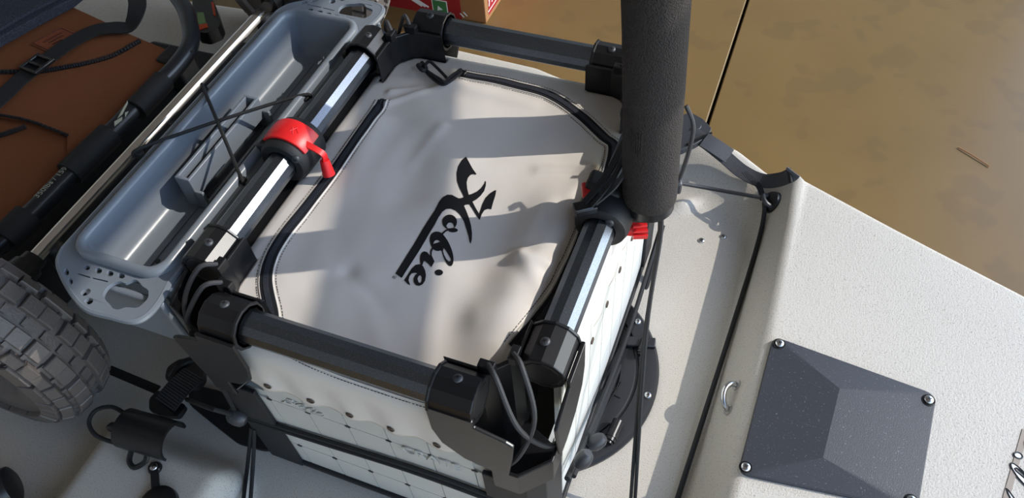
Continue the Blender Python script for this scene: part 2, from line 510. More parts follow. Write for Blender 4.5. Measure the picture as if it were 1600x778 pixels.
# embossed marks on the front panel
# ---- script wordmark traced as outlines (image pixels -> outlines)
def c1(*pts): return [(600 + x / 5.554, 320 + y / 5.557) for x, y in pts]
def c2(*pts): return [(680 + x / 5.19, 240 + y / 5.187) for x, y in pts]
def smooth2(poly, n=3):
    return [(p.x, p.y) for p in cr([(x, y, 0) for x, y in poly], n, True)]
H_ = c2((252, 45), (275, 85), (305, 140), (338, 185), (326, 190), (314, 184), (290, 190), (268, 215), (258, 250), (262, 300), (275, 352), (300, 345), (340, 325), (375, 295), (400, 260), (408, 237), (414, 245), (413, 275), (400, 320), (370, 360), (335, 390), (305, 407), (330, 455), (358, 500), (370, 470), (385, 425), (410, 375), (445, 340), (480, 318), (498, 315), (490, 360), (470, 420), (457, 467), (430, 462), (400, 475), (380, 505), (362, 550), (340, 520), (305, 465), (280, 428), (250, 432), (237, 440), (255, 480), (275, 530), (292, 590), (300, 650), (298, 700), (288, 735), (280, 720), (270, 670), (255, 620), (235, 560), (205, 510), (170, 478), (130, 462), (95, 463), (60, 485), (30, 530), (0, 590)) \
    + c1((155, 637), (100, 600)) + c2((0, 470), (35, 400), (65, 365), (100, 347), (140, 350), (170, 368), (195, 381), (215, 378), (235, 370), (225, 345), (200, 295), (180, 240), (177, 180), (190, 125), (220, 75))
def e1(cx, cy, rx, ry, rot=0, n=22): return c1(*ell(cx, cy, rx, ry, rot, n))
def strk(pts, w):
    pts = [Vector((x, y, 0)) for x, y in pts]; L_, R_ = [], []
    for i, p in enumerate(pts):
        d = (pts[min(i + 1, len(pts) - 1)] - pts[max(i - 1, 0)]).normalized(); n_ = Vector((-d.y, d.x, 0)) * w / 2
        L_.append((p + n_).to_2d()); R_.append((p - n_).to_2d())
    return c1(*[tuple(p) for p in L_ + R_[::-1]])
SHAPES = [
    [H_],
    [e1(572, 162, 64, 62), c1((543, 195), (560, 172), (580, 167), (600, 175), (612, 200), (605, 212), (580, 215), (555, 215))],
    [e1(600, 230, 43, 18)], [strk([(560, 226), (535, 238), (508, 262)], 15)],
    [smooth2(c1((400, 300), (410, 270), (435, 250), (465, 245), (500, 255), (530, 285), (555, 320), (580, 370), (597, 420), (602, 470), (597, 505), (580, 525), (555, 515), (530, 480), (510, 435), (498, 398), (470, 402), (440, 395), (415, 370), (402, 335))),
     c1((428, 345), (440, 322), (460, 312), (478, 318), (488, 328), (460, 335)), c1((520, 375), (540, 400), (565, 440), (580, 465), (578, 482), (560, 485), (538, 465), (520, 430), (512, 400))],
    [strk([(424, 376), (408, 405), (407, 440), (420, 470), (430, 488)], 15)],
    [c1((312, 470), (315, 440), (330, 415), (350, 405), (375, 412), (400, 440), (437, 490), (410, 537), (385, 510), (360, 490), (345, 487), (338, 510), (330, 530), (318, 530), (316, 500))],
    [e1(475, 580, 36, 26)],
    [c1((175, 655), (205, 610), (240, 555), (275, 522), (310, 515), (340, 530), (358, 570), (364, 610), (355, 655), (335, 685), (305, 700), (275, 695), (258, 670), (256, 640), (270, 610), (290, 592), (265, 590), (240, 597), (222, 620), (213, 655), (228, 697), (205, 685)),
     c1((290, 640), (300, 618), (315, 608), (326, 625), (326, 655), (315, 675), (300, 670))],
]
# flat outlines of the mark in metres, lying in the plane of the crate cover
LOGO = [[[(q.x, q.y) for q in (PZ(x, y, .372) for x, y in lp)] for lp in sh] for sh in SHAPES]
def mark_mesh(name, m, fn, step=.006):
    """outline shapes -> fine triangles -> fn(x, y) gives the 3D point"""
    bm = bmesh.new()
    for sh in LOGO:
        flat = [p for lp in sh for p in lp]
        vs = [bm.verts.new((x, y, 0)) for x, y in flat]
        for t in tessellate_polygon([[Vector((x, y, 0)) for x, y in lp] for lp in sh]):
            try: bm.faces.new([vs[i] for i in t])
            except ValueError: pass
    for _ in range(5):
        es = [e for e in bm.edges if e.calc_length() > step]
        if not es: break
        bmesh.ops.subdivide_edges(bm, edges=es, cuts=1)
        bmesh.ops.triangulate(bm, faces=bm.faces)
    for v in bm.verts: v.co = fn(v.co.x, v.co.y)
    bmesh.ops.recalc_face_normals(bm, faces=bm.faces)
    me = bpy.data.meshes.new(name); bm.to_mesh(me); bm.free()
    me.materials.append(MATS[m])
    return me
LC = Vector((-.01, -.03))       # centre of the mark in its plane; its reading direction runs along -y
def emb(ox, oz, s):             # mark upright on the front panel
    return lambda x, y: Vector((ox - (y - LC.y) * s, -CY - .0034, oz + (x - LC.x) * s))
em = mark_mesh('embossed_script', 'panel', emb(-.095, .231, .30))
q_ = put('embossed_script', em, fp); q_.modifiers.new('solid', 'SOLIDIFY').thickness = .0014
q_ = put('embossed_letters', text_mesh('CRATE', .026, 'embossed_letters', 'panel', .0008), fp, Matrix.Translation((.085, -CY - .0034, .222)) @ Matrix.Rotation(PI / 2, 4, 'X'))
# rails
for ax in ('front', 'back'):
    y = -RY if ax == 'front' else RY
    B().cyl((-RX + .07, y, RZ), (RX - .07, y, RZ), RR, n=12, phase=0).build('rail', 'rail', crate, False, bevel=.0006, seg=1)
for x in (-RX, RX):
    B().cyl((x, -RY + .07, RZ), (x, RY - .07, RZ), RR, n=12, phase=0).build('rail', 'rail', crate, False, bevel=.0006, seg=1)
# corner brackets
PH = screw_mesh(.0055, 'bracket_screw'); PH.materials[0] = MATS['dark_grey']
def bracket(sx, sy):
    C = Vector((sx * RX, sy * RY, RZ)); A = Vector((-sx, 0, 0)); Bv = Vector((0, -sy, 0)); Z = Vector((0, 0, 1))
    def L(a, b, z): return C + A * a + Bv * b + Z * z
    b = B()
    # two sleeves holding the rail ends
    b.shell(L(.048, 0, 0), L(.098, 0, 0), .0265, .0200, 12, 0)
    b.shell(L(0, .048, 0), L(0, .098, 0), .0265, .0200, 12, 0)
    b.shell(L(.094, 0, 0), L(.098, 0, 0), .0285, .0200, 12, 0)
    b.shell(L(0, .094, 0), L(0, .098, 0), .0285, .0200, 12, 0)
    for d in (A, Bv): b.cyl(C + d * .048, C + d * .06, .0205, n=12)
    # outer skirts
    sk = [(.098, .004), (.098, -.045), (.090, -.075), (.068, -.097), (.032, -.107), (.014, -.104), (.008, -.062), (.004, -.024), (.012, -.019), (.046, -.008), (.046, .004)]
    b.prism(sk, .0045, frame(L(0, -.0275, 0), A, Z) if True else None)
    b.prism(sk, .0045, frame(L(-.0275, 0, 0), Bv, Z))
    # inner wall of the holder and its raised lip
    pl = [(.098, .026), (.060, .026), (.044, .032), (.032, .044), (.026, .060), (.026, .098)]
    inn = [(x + .004, y + .004) for x, y in pl]
    prof = pl + inn[::-1]
    b.prism([(x, y) for x, y in prof], .162, Matrix.Translation(C - Z * .15) @ Matrix((A, Bv, Z)).transposed().to_4x4())
    b.box(L(.052, .030, .016), (.018 if True else 0, .010, .014)); b.box(L(.030, .052, .016), (.010, .018, .014))
    b.box(L(.084, .029, -.075), (.030, .012, .05)); b.box(L(.029, .084, -.075), (.012, .030, .05))
    # lower cup around the post
    cup = [(.036, -.026), (.004, -.026), (-.026, .004), (-.026, .036), (-.022, .036), (-.022, .006), (.006, -.022), (.036, -.022)]
    b.prism(cup, .05, Matrix.Translation(C - Z * .155) @ Matrix((A, Bv, Z)).transposed().to_4x4())
    cup2 = [(.036, -.023), (.006, -.023), (-.023, .006), (-.023, .036), (.03, .06), (.06, .03)]
    b.prism(cup2, .004, Matrix.Translation(C - Z * .15) @ Matrix((A, Bv, Z)).transposed().to_4x4())
    br = b.build('corner_bracket', 'black', crate, False, bevel=.0014, seg=2)
    # raised shoulders with a small cut mark and a screw
    for d, e in ((A, Bv), (Bv, A)):
        p = C + d * .072 + e * .004 + Z * .0262
        put('bracket_screw', PH, br, at(p, (e * .25 + Z).normalized()))
    # shock cord crossing the open side
    for d, e in ((A, Bv), (Bv, A)):
        pts = [C + d * .05 + e * .03 + Z * .022, C + d * .035 + e * .015 + Z * .026, C + d * .008 - e * .006 - Z * .02, C - d * .014 + e * .006 - Z * .075, C - d * .024 + e * .028 - Z * .108]
        B().sweep(cr(pts, 6), .0030, 8).build('shock_cord', 'cord_grey', br)
    # corner post
    po = [(.055, -.018), (.0, -.018), (-.018, .0), (-.018, .055), (-.012, .055), (-.012, .003), (.003, -.012), (.055, -.012)]
    B().prism(po, .232, Matrix.Translation((C.x, C.y, .0135)) @ Matrix((A, Bv, Z)).transposed().to_4x4()).build('corner_post', 'black_matte', crate, False, bevel=.001, seg=1)
for sx in (-1, 1):
    for sy in (-1, 1): bracket(sx, sy)
# ------------------------------------------------------------------ fabric cover
def R2(a, b, w, h): return (PZ(*a, .372), PZ(*b, .372), w, h)
RIDGES = [R2((925, 268), (845, 268), .010, .007), R2((925, 268), (885, 330), .012, .006), R2((815, 412), (905, 440), .012, .007), R2((815, 412), (700, 420), .02, -.004),
          R2((815, 412), (850, 470), .010, .005), R2((543, 425), (600, 480), .010, -.0022), R2((543, 425), (490, 445), .012, -.002), R2((600, 560), (560, 440), .014, .002), R2((690, 200), (640, 260), .01, .0025), R2((680, 400), (690, 560), .04, -.003),
          R2((590, 190), (520, 320), .02, .004), R2((640, 300), (660, 200), .03, -.004), R2((750, 500), (840, 500), .02, .005), R2((700, 130), (830, 160), .014, .006), R2((660, 150), (700, 260), .03, .004),
          R2((600, 160), (720, 125), .006, .004), R2((610, 140), (660, 135), .006, .004), R2((760, 560), (700, 500), .025, -.001), R2((880, 330), (830, 400), .012, -.004)]
def zc(x, y):
    u = max(0, 1 - (x / .21) ** 2); v = max(0, 1 - (y / .28) ** 2)
    z = .365 + .010 * u * v + .0035 * noise.noise(Vector((x * 9 + 3, y * 9, 1.7))) * min(1, 3 * u * v) + .0012 * noise.noise(Vector((x * 26, y * 26, 5.7))) * min(1, 3 * u * v)
    z += .025 * math.exp(-((x - .152) / .042) ** 2) * sstep((.10 - y) / .12) * sstep((y + .268) / .07)
    p = Vector((x, y, 0))
    for a, b_, w, h in RIDGES:
        d = Vector((b_.x - a.x, b_.y - a.y, 0)); q = p - Vector((a.x, a.y, 0))
        t = q.dot(d) / d.dot(d); tc = min(1, max(0, t))
        r = (q - d * tc).length
        k = math.exp(-(r / w) ** 2) * (1 - .6 * tc)
        if k > .001: z += h * k * min(1, 4 * u * v)
    return z
YF, YB, XL, XR, RW = -.268, .252, -.190, .207, .016
def wrap(t):    # arclength past the edge -> (outward, down)
    if t <= 0: return 0., 0.
    a = t / RW
    if a < PI / 2: return RW * math.sin(a), RW * (1 - math.cos(a))
    return RW, RW + (t - RW * PI / 2)
def S(x, t):
    """cover surface: t is the distance along y; past the front edge it hangs down"""
    if t >= YF:
        o, d = wrap(t - YB)
        return Vector((x, min(t, YB) + o, zc(x, min(t, YB)) - d))
    o, d = wrap(YF - t)
    wav = .0014 * math.sin((x + .02) * 2 * PI / .058) * sstep(d / .08) + .003 * sstep(d / .03)
    return Vector((x, YF - o - .0035 - wav, zc(x, YF) - d))
def SX(s, y, sgn):
    o, d = wrap(s)
    wav = .002 * math.sin(y * 2 * PI / .066) * sstep(d / .08)
    xe = XR if sgn > 0 else XL
    return Vector((xe + sgn * (o + .002 + wav), y, zc(xe, y) - d))
GXC, GXZ = [(-.127 + i * .058) for i in range(5)], .279
bm = bmesh.new()
xs = [XL + (XR - XL) * i / 130 for i in range(131)]; ys = [YF + (YB - YF) * i / 170 for i in range(171)]
gv = [[bm.verts.new(S(x, y)) for y in ys] for x in xs]
for i in range(130):
    for j in range(170):
        ca_, cb_ = RX - abs((xs[i] + xs[i + 1]) / 2), RY - abs((ys[j] + ys[j + 1]) / 2)
        if ca_ < .1 and cb_ < .1 and (ca_ < .031 or cb_ < .031 or ca_ + cb_ < .084): continue
        bm.faces.new((gv[i][j], gv[i + 1][j], gv[i + 1][j + 1], gv[i][j + 1]))
# front flap with a wavy hem
def hem(x):
    e = min(x + .168, .143 - x)
    base = .099 + .004 * math.cos((x - GXC[0]) * 2 * PI / .058) + .012 * sstep((x - .02) / .03) * 0
    return base * sstep((e + .012) / .03) ** .5 if e > -.012 else 0
cols = [i for i, x in enumerate(xs) if -.172 < x < .147]
prev = None
for i in cols:
    L_ = max(.02, hem(xs[i])); row = [gv[i][0]] + [bm.verts.new(S(xs[i], YF - L_ * k / 22)) for k in range(1, 23)]
    if prev:
        for k in range(22): bm.faces.new((prev[k], row[k], row[k + 1], prev[k + 1]))
    prev = row
# side flaps and back hem
for sgn, gi in ((1, 130), (-1, 0)):
    rows = [j for j, y in enumerate(ys) if -.19 < y < .19]; prev = None
    for j in rows:
        e = min(ys[j] + .19, .19 - ys[j])
        L_ = (.108 + .003 * math.cos(ys[j] * 2 * PI / .066)) * sstep((e + .012) / .035) ** .5
        row = [gv[gi][j]] + [bm.verts.new(SX(L_ * k / 18, ys[j], sgn)) for k in range(1, 19)]
        if prev:
            for k in range(18): bm.faces.new((prev[k], row[k], row[k + 1], prev[k + 1]))
        prev = row
prev = None
for i in range(12, 119):
    row = [gv[i][170]] + [bm.verts.new(S(xs[i], YB + .07 * k / 10)) for k in range(1, 11)]
    if prev:
        for k in range(10): bm.faces.new((prev[k], row[k], row[k + 1], prev[k + 1]))
    prev = row
bmesh.ops.delete(bm, geom=[v for v in bm.verts if not v.link_faces], context='VERTS')
bmesh.ops.recalc_face_normals(bm, faces=bm.faces)
me = bpy.data.meshes.new('fabric'); bm.to_mesh(me); bm.free()
for p in me.polygons: p.use_smooth = True
me.materials.append(MATS['cover'])
cover = thing('crate_cover', 'off-white vinyl zip cover with black script lettering on top of the crate', 'cover', (0, 0, .34))
fab = put('fabric', me, cover)
sm = fab.modifiers.new('solid', 'SOLIDIFY'); sm.thickness = .0012; sm.offset = -1
def coverpt(px, py):
    p = PZ(px, py, .372)
    for _ in range(6): p = PZ(px, py, zc(p.x, p.y))
    return p
lm = mark_mesh('script_print', 'ink', lambda x, y: Vector((x, y, zc(x, y) + .0006)))
lp_ = put('script_print', lm, cover); lp_['label'] = 'large black script wordmark with a bar'
rg = coverpt(616.5, 433.5)
B().sweep([rg + Vector((.0022 * math.cos(t), .0022 * math.sin(t), .0007)) for t in (2 * PI * i / 16 for i in range(16))], .0002, 4, closed=True, cap=False).build('registered_ring', 'ink', lp_)
put('registered_letter', text_mesh('R', .0032, 'registered_letter', 'ink', .0001), lp_, at(rg + Vector((0, 0, .0008))) @ Matrix.Rotation(-PI / 2 - .1, 4, 'Z'))
# zips: path in (x, t)
def nrm(x, t):
    e = .002
    a = S(x + e, t) - S(x - e, t); b_ = S(x, t + e) - S(x, t - e)
    return a.cross(b_).normalized()
def zipper(path, name_label):
    pth = [(p.x, p.y) for p in cr([(x, t, 0) for x, t in path], 14)]
    P3 = [S(x, t) + nrm(x, t) * .0012 for x, t in pth]; NN = [nrm(x, t) for x, t in pth]
    z = B().sweep(P3, 0, flat=(.0150, .0012, NN)).build('zip_tape', 'zip_tape', cover)
    z['label'] = name_label
    P4 = [p + n_ * .001 for p, n_ in zip(P3, NN)]
    # coil teeth
    tb = B(); acc = 0.
    for (p, q, n_) in zip(P4, P4[1:], NN):
        d = q - p; L_ = d.length
        if L_ < 1e-6: continue
        dd = d / L_; u = dd.cross(n_)
        M = Matrix((u, dd, n_)).transposed()
        while acc < L_:
            tb.box(p + dd * acc, (.0062, .0011, .0014), M); acc += .0020
        acc -= L_
    stuff(tb.build('zip_teeth', 'zip_coil', z, False))
    for sd in (-1, 1):
        st = B(); acc = 0.
        sp = []
        for (x, t), n_, i in zip(pth, NN, range(len(pth))):
            a = pth[min(i + 1, len(pth) - 1)]; b_ = pth[max(i - 1, 0)]
            dx, dt = a[0] - b_[0], a[1] - b_[1]; k = math.hypot(dx, dt)
            o = .0122
            x2, t2 = x - dt / k * o * sd, t + dx / k * o * sd
            sp.append(S(x2, t2) + nrm(x2, t2) * .0004)
        for p, q in zip(sp, sp[1:]):
            d = q - p; L_ = d.length
            if L_ < 1e-6: continue
            dd = d / L_
            while acc < L_:
                a = p + dd * acc; e_ = min(.0030, L_ - acc + .001)
                st.sweep([a, a + dd * e_], .00045, 4); acc += .0042
            acc -= L_
        stuff(st.build('stitching', 'thread', z, False))
        wl = []
        for (x, t), n_, i in zip(pth, NN, range(len(pth))):
            a = pth[min(i + 1, len(pth) - 1)]; b_ = pth[max(i - 1, 0)]
            dx, dt = a[0] - b_[0], a[1] - b_[1]; k = math.hypot(dx, dt); o = .0085
            x2, t2 = x - dt / k * o * sd, t + dx / k * o * sd
            wl.append(S(x2, t2) + nrm(x2, t2) * .0006)
        B().sweep(wl, .0011, 6).build('folded_edge', 'cover', z)
    return z
cw = lambda px, py: (lambda p: (p.x, p.y))(coverpt(px, py))
zipper([cw(598, 157), cw(577, 188), cw(541, 240), cw(505, 290), cw(470, 335), cw(441, 372), cw(423, 405), cw(416, 440), cw(424, 485), (-.104, -.254), (-.07, -.264), (-.02, -.269), (.05, -.270), (.11, -.269)], 'black zip along the left edge and round to the front')
zb = zipper([cw(722, 117), cw(760, 124), cw(805, 134), cw(860, 150), cw(905, 180), cw(942, 214), (.183, .14), (.190, .06), (.190, -.1), (.17, -.2)], 'black zip curving along the back edge')
# slider and cord pull
sp = coverpt(722, 117) + Vector((0, 0, .004))
B().box(sp, (.016, .009, .007), Matrix.Rotation(-.2, 3, 'Z')).build('zip_slider', 'black', zb, bevel=.002)
def CP(px, py, dz): return coverpt(px, py) + Vector((0, 0, dz))
lb = B().sweep(cr([CP(722, 117, .01), CP(706, 124, .006), CP(698, 132, .005), CP(690, 131, .006), CP(676, 121, .006), CP(662, 112, .006)], 6), .0024, 8)
lb.sweep(cr([CP(722, 120, .009), CP(704, 130, .004), CP(690, 135, .004), CP(672, 122, .005), CP(660, 108, .006)], 6), .0024, 8)
lb.sweep(cr([CP(700, 128, .006), CP(684, 114, .010), CP(672, 106, .012), CP(666, 114, .007), CP(690, 130, .006)], 6), .0024, 8)
lb.sweep(cr([CP(661, 106, .006), CP(655, 112, .012), CP(662, 120, .012), CP(667, 112, .006), CP(660, 104, .008)], 6), .0030, 8)
lb.build('cord_pull', 'cord', zb)
# snaps
SN = B().lathe([(0, .0003), (.0030, .0003), (.0034, .0012), (.0046, .0012), (.0052, 0)], (0, 0, 0), n=18).mesh('snap', 'brown_hole')
for px, py in ((420, 600), (487, 623), (548, 645), (612, 667), (684, 692)):
    g = PY(px, py, -.2895)
    t = YF - (zc(g.x, YF) - g.z - RW) - RW * PI / 2
    g2 = S(g.x, t)
    put('snap', SN, cover, at(g2 + nrm(g.x, t) * .0006, nrm(g.x, t)))
for px, py in ((905, 597), (928, 533), (951, 476), (971, 422), (990, 372)):
    g = PX(px, py, .2265)
    put('snap', SN, cover, at(SX(zc(XR, g.y) - g.z - RW + RW * PI / 2, g.y, 1) + Vector((.0012, 0, 0)), (1, 0, .05)))
# ------------------------------------------------------------------ side tray
TZ = .388
tray = thing('side_tray', 'blue-grey plastic tray with open tub hanging on the left rail', 'tray', (-.33, 0, TZ))
YC = .008
near = [PZ(x, y, TZ) for x, y in ((262, 440), (247, 468), (228, 490), (206, 499), (170, 491), (136, 481), (113, 457), (95, 425), (90, 405), (98, 386))]
near = [(p.x, p.y) for p in cr(near, 4)]
far = [(x, 2 * YC - y) for x, y in near[::-1]]
outer = smooth2(near, 1) + far
xr_ = -.2405
outer = [(min(x, xr_), y) for x, y in outer]
def cT(*pts): return [(lambda p: (p.x, p.y))(PZ(80 + x / 5.56, 380 + y / 5.56, TZ)) for x, y in pts]
holes = [cT((450, 450), (480, 390), (540, 345), (600, 330), (640, 345), (700, 320), (745, 320), (790, 370), (840, 410), (840, 470), (800, 520), (740, 560), (650, 555), (580, 575), (530, 560), (500, 520), (470, 495))]
for cx, cy, rx, ry, ro in ((410, 238, 30, 24, .2), (510, 262, 30, 24, .2), (608, 283, 32, 22, .2), (133, 250, 20, 30, -.2), (166, 330, 20, 30, -.2), (201, 415, 22, 30, -.2), (300, 425, 46, 26, -.45), (325, 505, 40, 26, -.3), (310, 212, 26, 20, .2)):
    holes.append(cT(*ell(cx, cy, rx, ry, ro, 14)))
holes.append(cT((232, 258), (338, 292), (336, 302), (230, 268))); holes.append(cT((358, 296), (492, 328), (490, 338), (356, 306)))
def inside(p, poly):
    c = False
    for (x0, y0), (x1, y1) in zip(poly, poly[1:] + poly[:1]):
        if (y0 > p[1]) != (y1 > p[1]) and p[0] < (x1 - x0) * (p[1] - y0) / (y1 - y0) + x0: c = not c
    return c
_tub = rrect(-.327, .008, .0685, .2575, .026)
holes = [h for h in holes if all(inside(p, outer) for p in h) and not any(inside(p, _tub) for p in h)]
holes[0] = smooth2(holes[0], 4)
holes += [[(x, 2 * YC - y) for x, y in h[::-1]] for h in holes]
TX0, TX1, TY0, TY1 = -.392, -.262, -.2462, .2622
tcx, tcy, thx, thy = (TX0 + TX1) / 2, (TY0 + TY1) / 2, (TX1 - TX0) / 2, (TY1 - TY0) / 2
B().plate([outer, rrect(tcx, tcy, thx + .003, thy + .003, .026)] + holes, .005, Matrix.Translation((0, 0, TZ - .005))).build('flange', 'tray', tray, True, ang=30, bevel=.0012, seg=2)
# rolled outer lip of the flange
B().sweep([(x, y, TZ - .004) for x, y in outer], .0045, 8, cap=False, closed=True).build('lip', 'tray', tray)
prof = [(.006, -.003), (.006, .006), (.003, .0095), (0, .0105), (-.004, .0095), (-.007, .005), (-.0085, -.005), (-.014, -.045), (-.018, -.056), (-.026, -.060)]
loops = [[Vector((x, y, TZ + dz)) for x, y in rrect(tcx, tcy, thx + o, thy + o, max(.006, .024 + o), 7)] for o, dz in prof]
under = [[Vector((x, y, TZ + dz)) for x, y in rrect(tcx, tcy, thx + o, thy + o, max(.006, .024 + o), 7)] for o, dz in ((-.023, -.0635), (-.012, -.058), (-.004, -.005), (.006, -.003))]
tb = B().loft(loops, cap=False)
tb.f.append(tuple(range(len(tb.v) - len(loops[0]), len(tb.v))))
tb.loft(under, cap=False); tb.f.append(tuple(range(len(tb.v) - 4 * len(under[0]), len(tb.v) - 3 * len(under[0])))[::-1])
tub = tb.build('tub', 'tray', tray, True, ang=45, recalc=True)
for s in (-1, 1): B().sweep([(tcx + s * .012, TY0 + .04, TZ - .0598), (tcx + s * .012, TY1 - .04, TZ - .0598)], .0012, 6).build('floor_rib', 'tray', tub)
for yy in (-.272, 2 * YC + .272):
    B().box((-.309, yy, .337), (.134, .010, .088)).build('end_wall', 'tray', tray, True, bevel=.004, seg=3)
B().box((-.2545, YC, .340), (.025, .528, .085)).build('mounting_web', 'tray', tray, True, bevel=.010, seg=4)
# hollow holder block in the tub
h0 = PZ(352, 216, TZ - .012)
hx, hy0, hy1 = h0.x, PZ(322, 262, TZ - .012).y - .03, PZ(388, 170, TZ - .012).y + .018
zf = TZ - .060; zt_ = TZ - .006
hb = B(); hyc, hyl = (hy0 + hy1) / 2, hy1 - hy0
hb.box((hx - .017, hyc, (zf + zt_) / 2), (.005, hyl, zt_ - zf)); hb.box((hx + .002, hyc, (zf + zt_) / 2 + .010), (.005, hyl, (zt_ - zf) - .020 + .0))
hb.box((hx - .008, hyc, zt_ - .016), (.018, hyl, .003))
for yy in (hy0, hy1): hb.box((hx - .0075, yy, (zf + zt_) / 2), (.024, .005, zt_ - zf))
hb.box((hx + .014, hyc, zf + .006), (.005, hyl + .006, .012))
for yy in (hy0, hy1): hb.box((hx + .008, yy, zf + .016), (.016, .005, .032))
hb.build('holder_block', 'tray', tray, True, bevel=.0018, seg=3)
for (a, b_) in (((475, 148), (214, 234)), ((316, 133), (376, 276))):
    p, q = PZ(*a, TZ + .008), PZ(*b_, TZ + .008)
    d = (q - p).normalized()
    co = B().sweep(cr([p - d * .006 - Vector((0, 0, .012)), p, p.lerp(q, .35) + Vector((0, 0, .003)), p.lerp(q, .7) + Vector((0, 0, .003)), q, q + d * .006 - Vector((0, 0, .012))], 6), .0026, 8)
    co.lathe([(0, .002), (.005, .002), (.006, 0), (.006, -.004)], p + Vector((0, 0, -.006)), n=12).lathe([(0, .002), (.005, .002), (.006, 0), (.006, -.004)], q + Vector((0, 0, -.006)), n=12)
    co.build('shock_cord', 'cord', tray)
def tray_mark(ox, oy, s): return lambda x, y: Vector((ox + (x - LC.x) * s * -1, oy - (y - LC.y) * s, TZ + .0004))
tmk = PZ(516, 97, TZ)
q_ = put('embossed_script', mark_mesh('embossed_script', 'tray', tray_mark(tmk.x, tmk.y, .22), .02), tray); q_.modifiers.new('solid', 'SOLIDIFY').thickness = .0012
for px, py in ((300, 80), (268, 192), (365, 82), (463, 80), (246, 408)):
    B().lathe([(0, .0006), (.003, .0006), (.0036, 0)], PZ(px, py, TZ + .0005 if px not in (463, 246) else TZ - .0595), n=12).build('rivet', 'black', tray)
# ------------------------------------------------------------------ red lever clamp on the left rail
cl = Vector((-RX, -.016, RZ))
clamp = thing('rail_clamp', 'black rail clamp with red lever on the left rail beside the tray', 'clamp', cl)
B().lathe([(.0202, -.029), (.030, -.029), (.0335, -.025), (.0345, -.012), (.0345, .012), (.0335, .025), (.030, .029), (.0202, .029), (.0202, -.029)], cl, 'Y', 40).build('clamp_body', 'black_matte', clamp)
B().box(cl + Vector((-.030, 0, .014)), (.016, .050, .018), Matrix.Rotation(-.5, 3, 'Y')).build('hinge_block', 'black', clamp, bevel=.004)
lv = B().lathe([(.0345, -.0175), (.0375, -.0175), (.0385, -.015), (.0385, .015), (.0375, .0175), (.0345, .0175), (.0345, -.0175)], cl, 'Y', 26, math.radians(28), math.radians(152))
lev = lv.build('lever', 'red', clamp, True, ang=30)
B().lathe([(.0386, -.011), (.0392, -.010), (.0392, .010), (.0386, .011)], cl, 'Y', 14, math.radians(95), math.radians(140)).build('finger_pad', 'red', lev)
lk = B()
for a0, a1, y0, y1 in ((70, 78, -.006, .004), (78, 70, -.003, .006), (62, 70, -.001, .004)):
    p0 = cl + Vector((.0386 * math.cos(math.radians(a0)), y0, .0386 * math.sin(math.radians(a0)))); p1 = cl + Vector((.0386 * math.cos(math.radians(a1)), y1, .0386 * math.sin(math.radians(a1))))
    lk.sweep([p0, p1], .0007, 5)
lk.build('raised_mark', 'red', lev)
a = math.radians(30)
t0 = cl + Vector((.039 * math.cos(a), -.006, .039 * math.sin(a)))
tp = [t0 + Vector((-.006, .0, .004)), PZ(504, 240, .412), PZ(508, 252, .398)]
tb = B().sweep(cr(tp, 5), 0, flat=(.008, .003, (.7, -.2, .7)))
t1 = PZ(507, 250, .399); t2 = PZ(514, 273, .378)
tb.cyl(t1, t2, .0062, .0085, n=14)
tb.build('lever_tail', 'red', clamp)
put('clamp_screw', PH, clamp, at(cl + Vector((.025, -.0295, .016)), (.2, -1, .2)))
# ------------------------------------------------------------------ rod holder with foam sleeve
rc = Vector((RX, .006, RZ))
rod = thing('rod_holder', 'upright rod holder wrapped in thick black foam clamped on the right rail', 'rod holder', rc)
TB0 = Vector((.2575, .024, .417)); TB1 = Vector((.2370, .034, .735)); tdir = (TB1 - TB0).normalized()
FR = .0318
def tubep(s): return TB0 + tdir * s
rr_ = [(.80, -.004), (.93, .0), (1, .008), (1, .04), (1.0, .12), (1.01, .2), (1.01, .330), (.93, .34), (.0, .34)]
tl = (TB1 - TB0).length
u_ = tdir.cross(Vector((0, 1, 0))).normalized(); w_ = tdir.cross(u_)
fb = B()
rings = []
for s in range(41):
    h = tl * s / 40
    k = 1 - .16 * max(0, 1 - h / .012) ** 2
    rings.append([tubep(h) + (u_ * math.cos(t) + w_ * math.sin(t)) * FR * k * (1 + .006 * math.sin(3 * t + h * 30)) for t in (2 * PI * i / 48 for i in range(48))])
fs_ = fb.loft(rings).build('foam_sleeve', 'foam', rod, True, ang=50)
B().cyl(tubep(-.012), tubep(.02), .0215, n=24).cyl(tubep(-.008), tubep(.004), .029, n=28).build('holder_tube', 'black', rod)
mk_ = B()
for i in range(6):
    for ang_ in (0,):
        base_ = tubep(.125 + i * 0) + tdir * 0
        dirc = (CAM - base_); dirc -= tdir * dirc.dot(tdir); dirc.normalize(); sd_ = tdir.cross(dirc)
        q = (dirc * math.cos(.32 + i * .085) - sd_ * -math.sin(-.32 - i * .085)) * (FR * 1.006)
        mk_.sweep([tubep(.098) + q, tubep(.128) + q], .0009, 5)
mk_.build('embossed_lines', 'foam', fs_)
B().lathe([(.0202, -.030), (.026, -.030), (.031, -.027), (.0335, -.020), (.034, -.008), (.034, .02), (.031, .026), (.0202, .028), (.0202, -.030)], rc, 'Y', 40).build('clamp_body', 'black_matte', rod)
B().box(rc + Vector((.034, .016, .004)), (.034, .036, .026), Matrix.Rotation(-.3, 3, 'Y')).box(rc + Vector((-.006, .012, .032)), (.044, .03, .014), Matrix.Rotation(.2, 3, 'Y')).build('arm', 'black_matte', rod, True, bevel=.006, seg=3)
rl = PZ(917, 298, .43)
B().box(rl, (.012, .022, .010), Matrix.Rotation(.4, 3, 'Z')).build('lever', 'red', rod, bevel=.003)
k0 = PZ(988, 360, .372); k1 = PZ(1010, 358, .372)
kb = B().cyl(k0 + Vector((-.008, 0, 0)), k1, .0085, .0095, n=18)
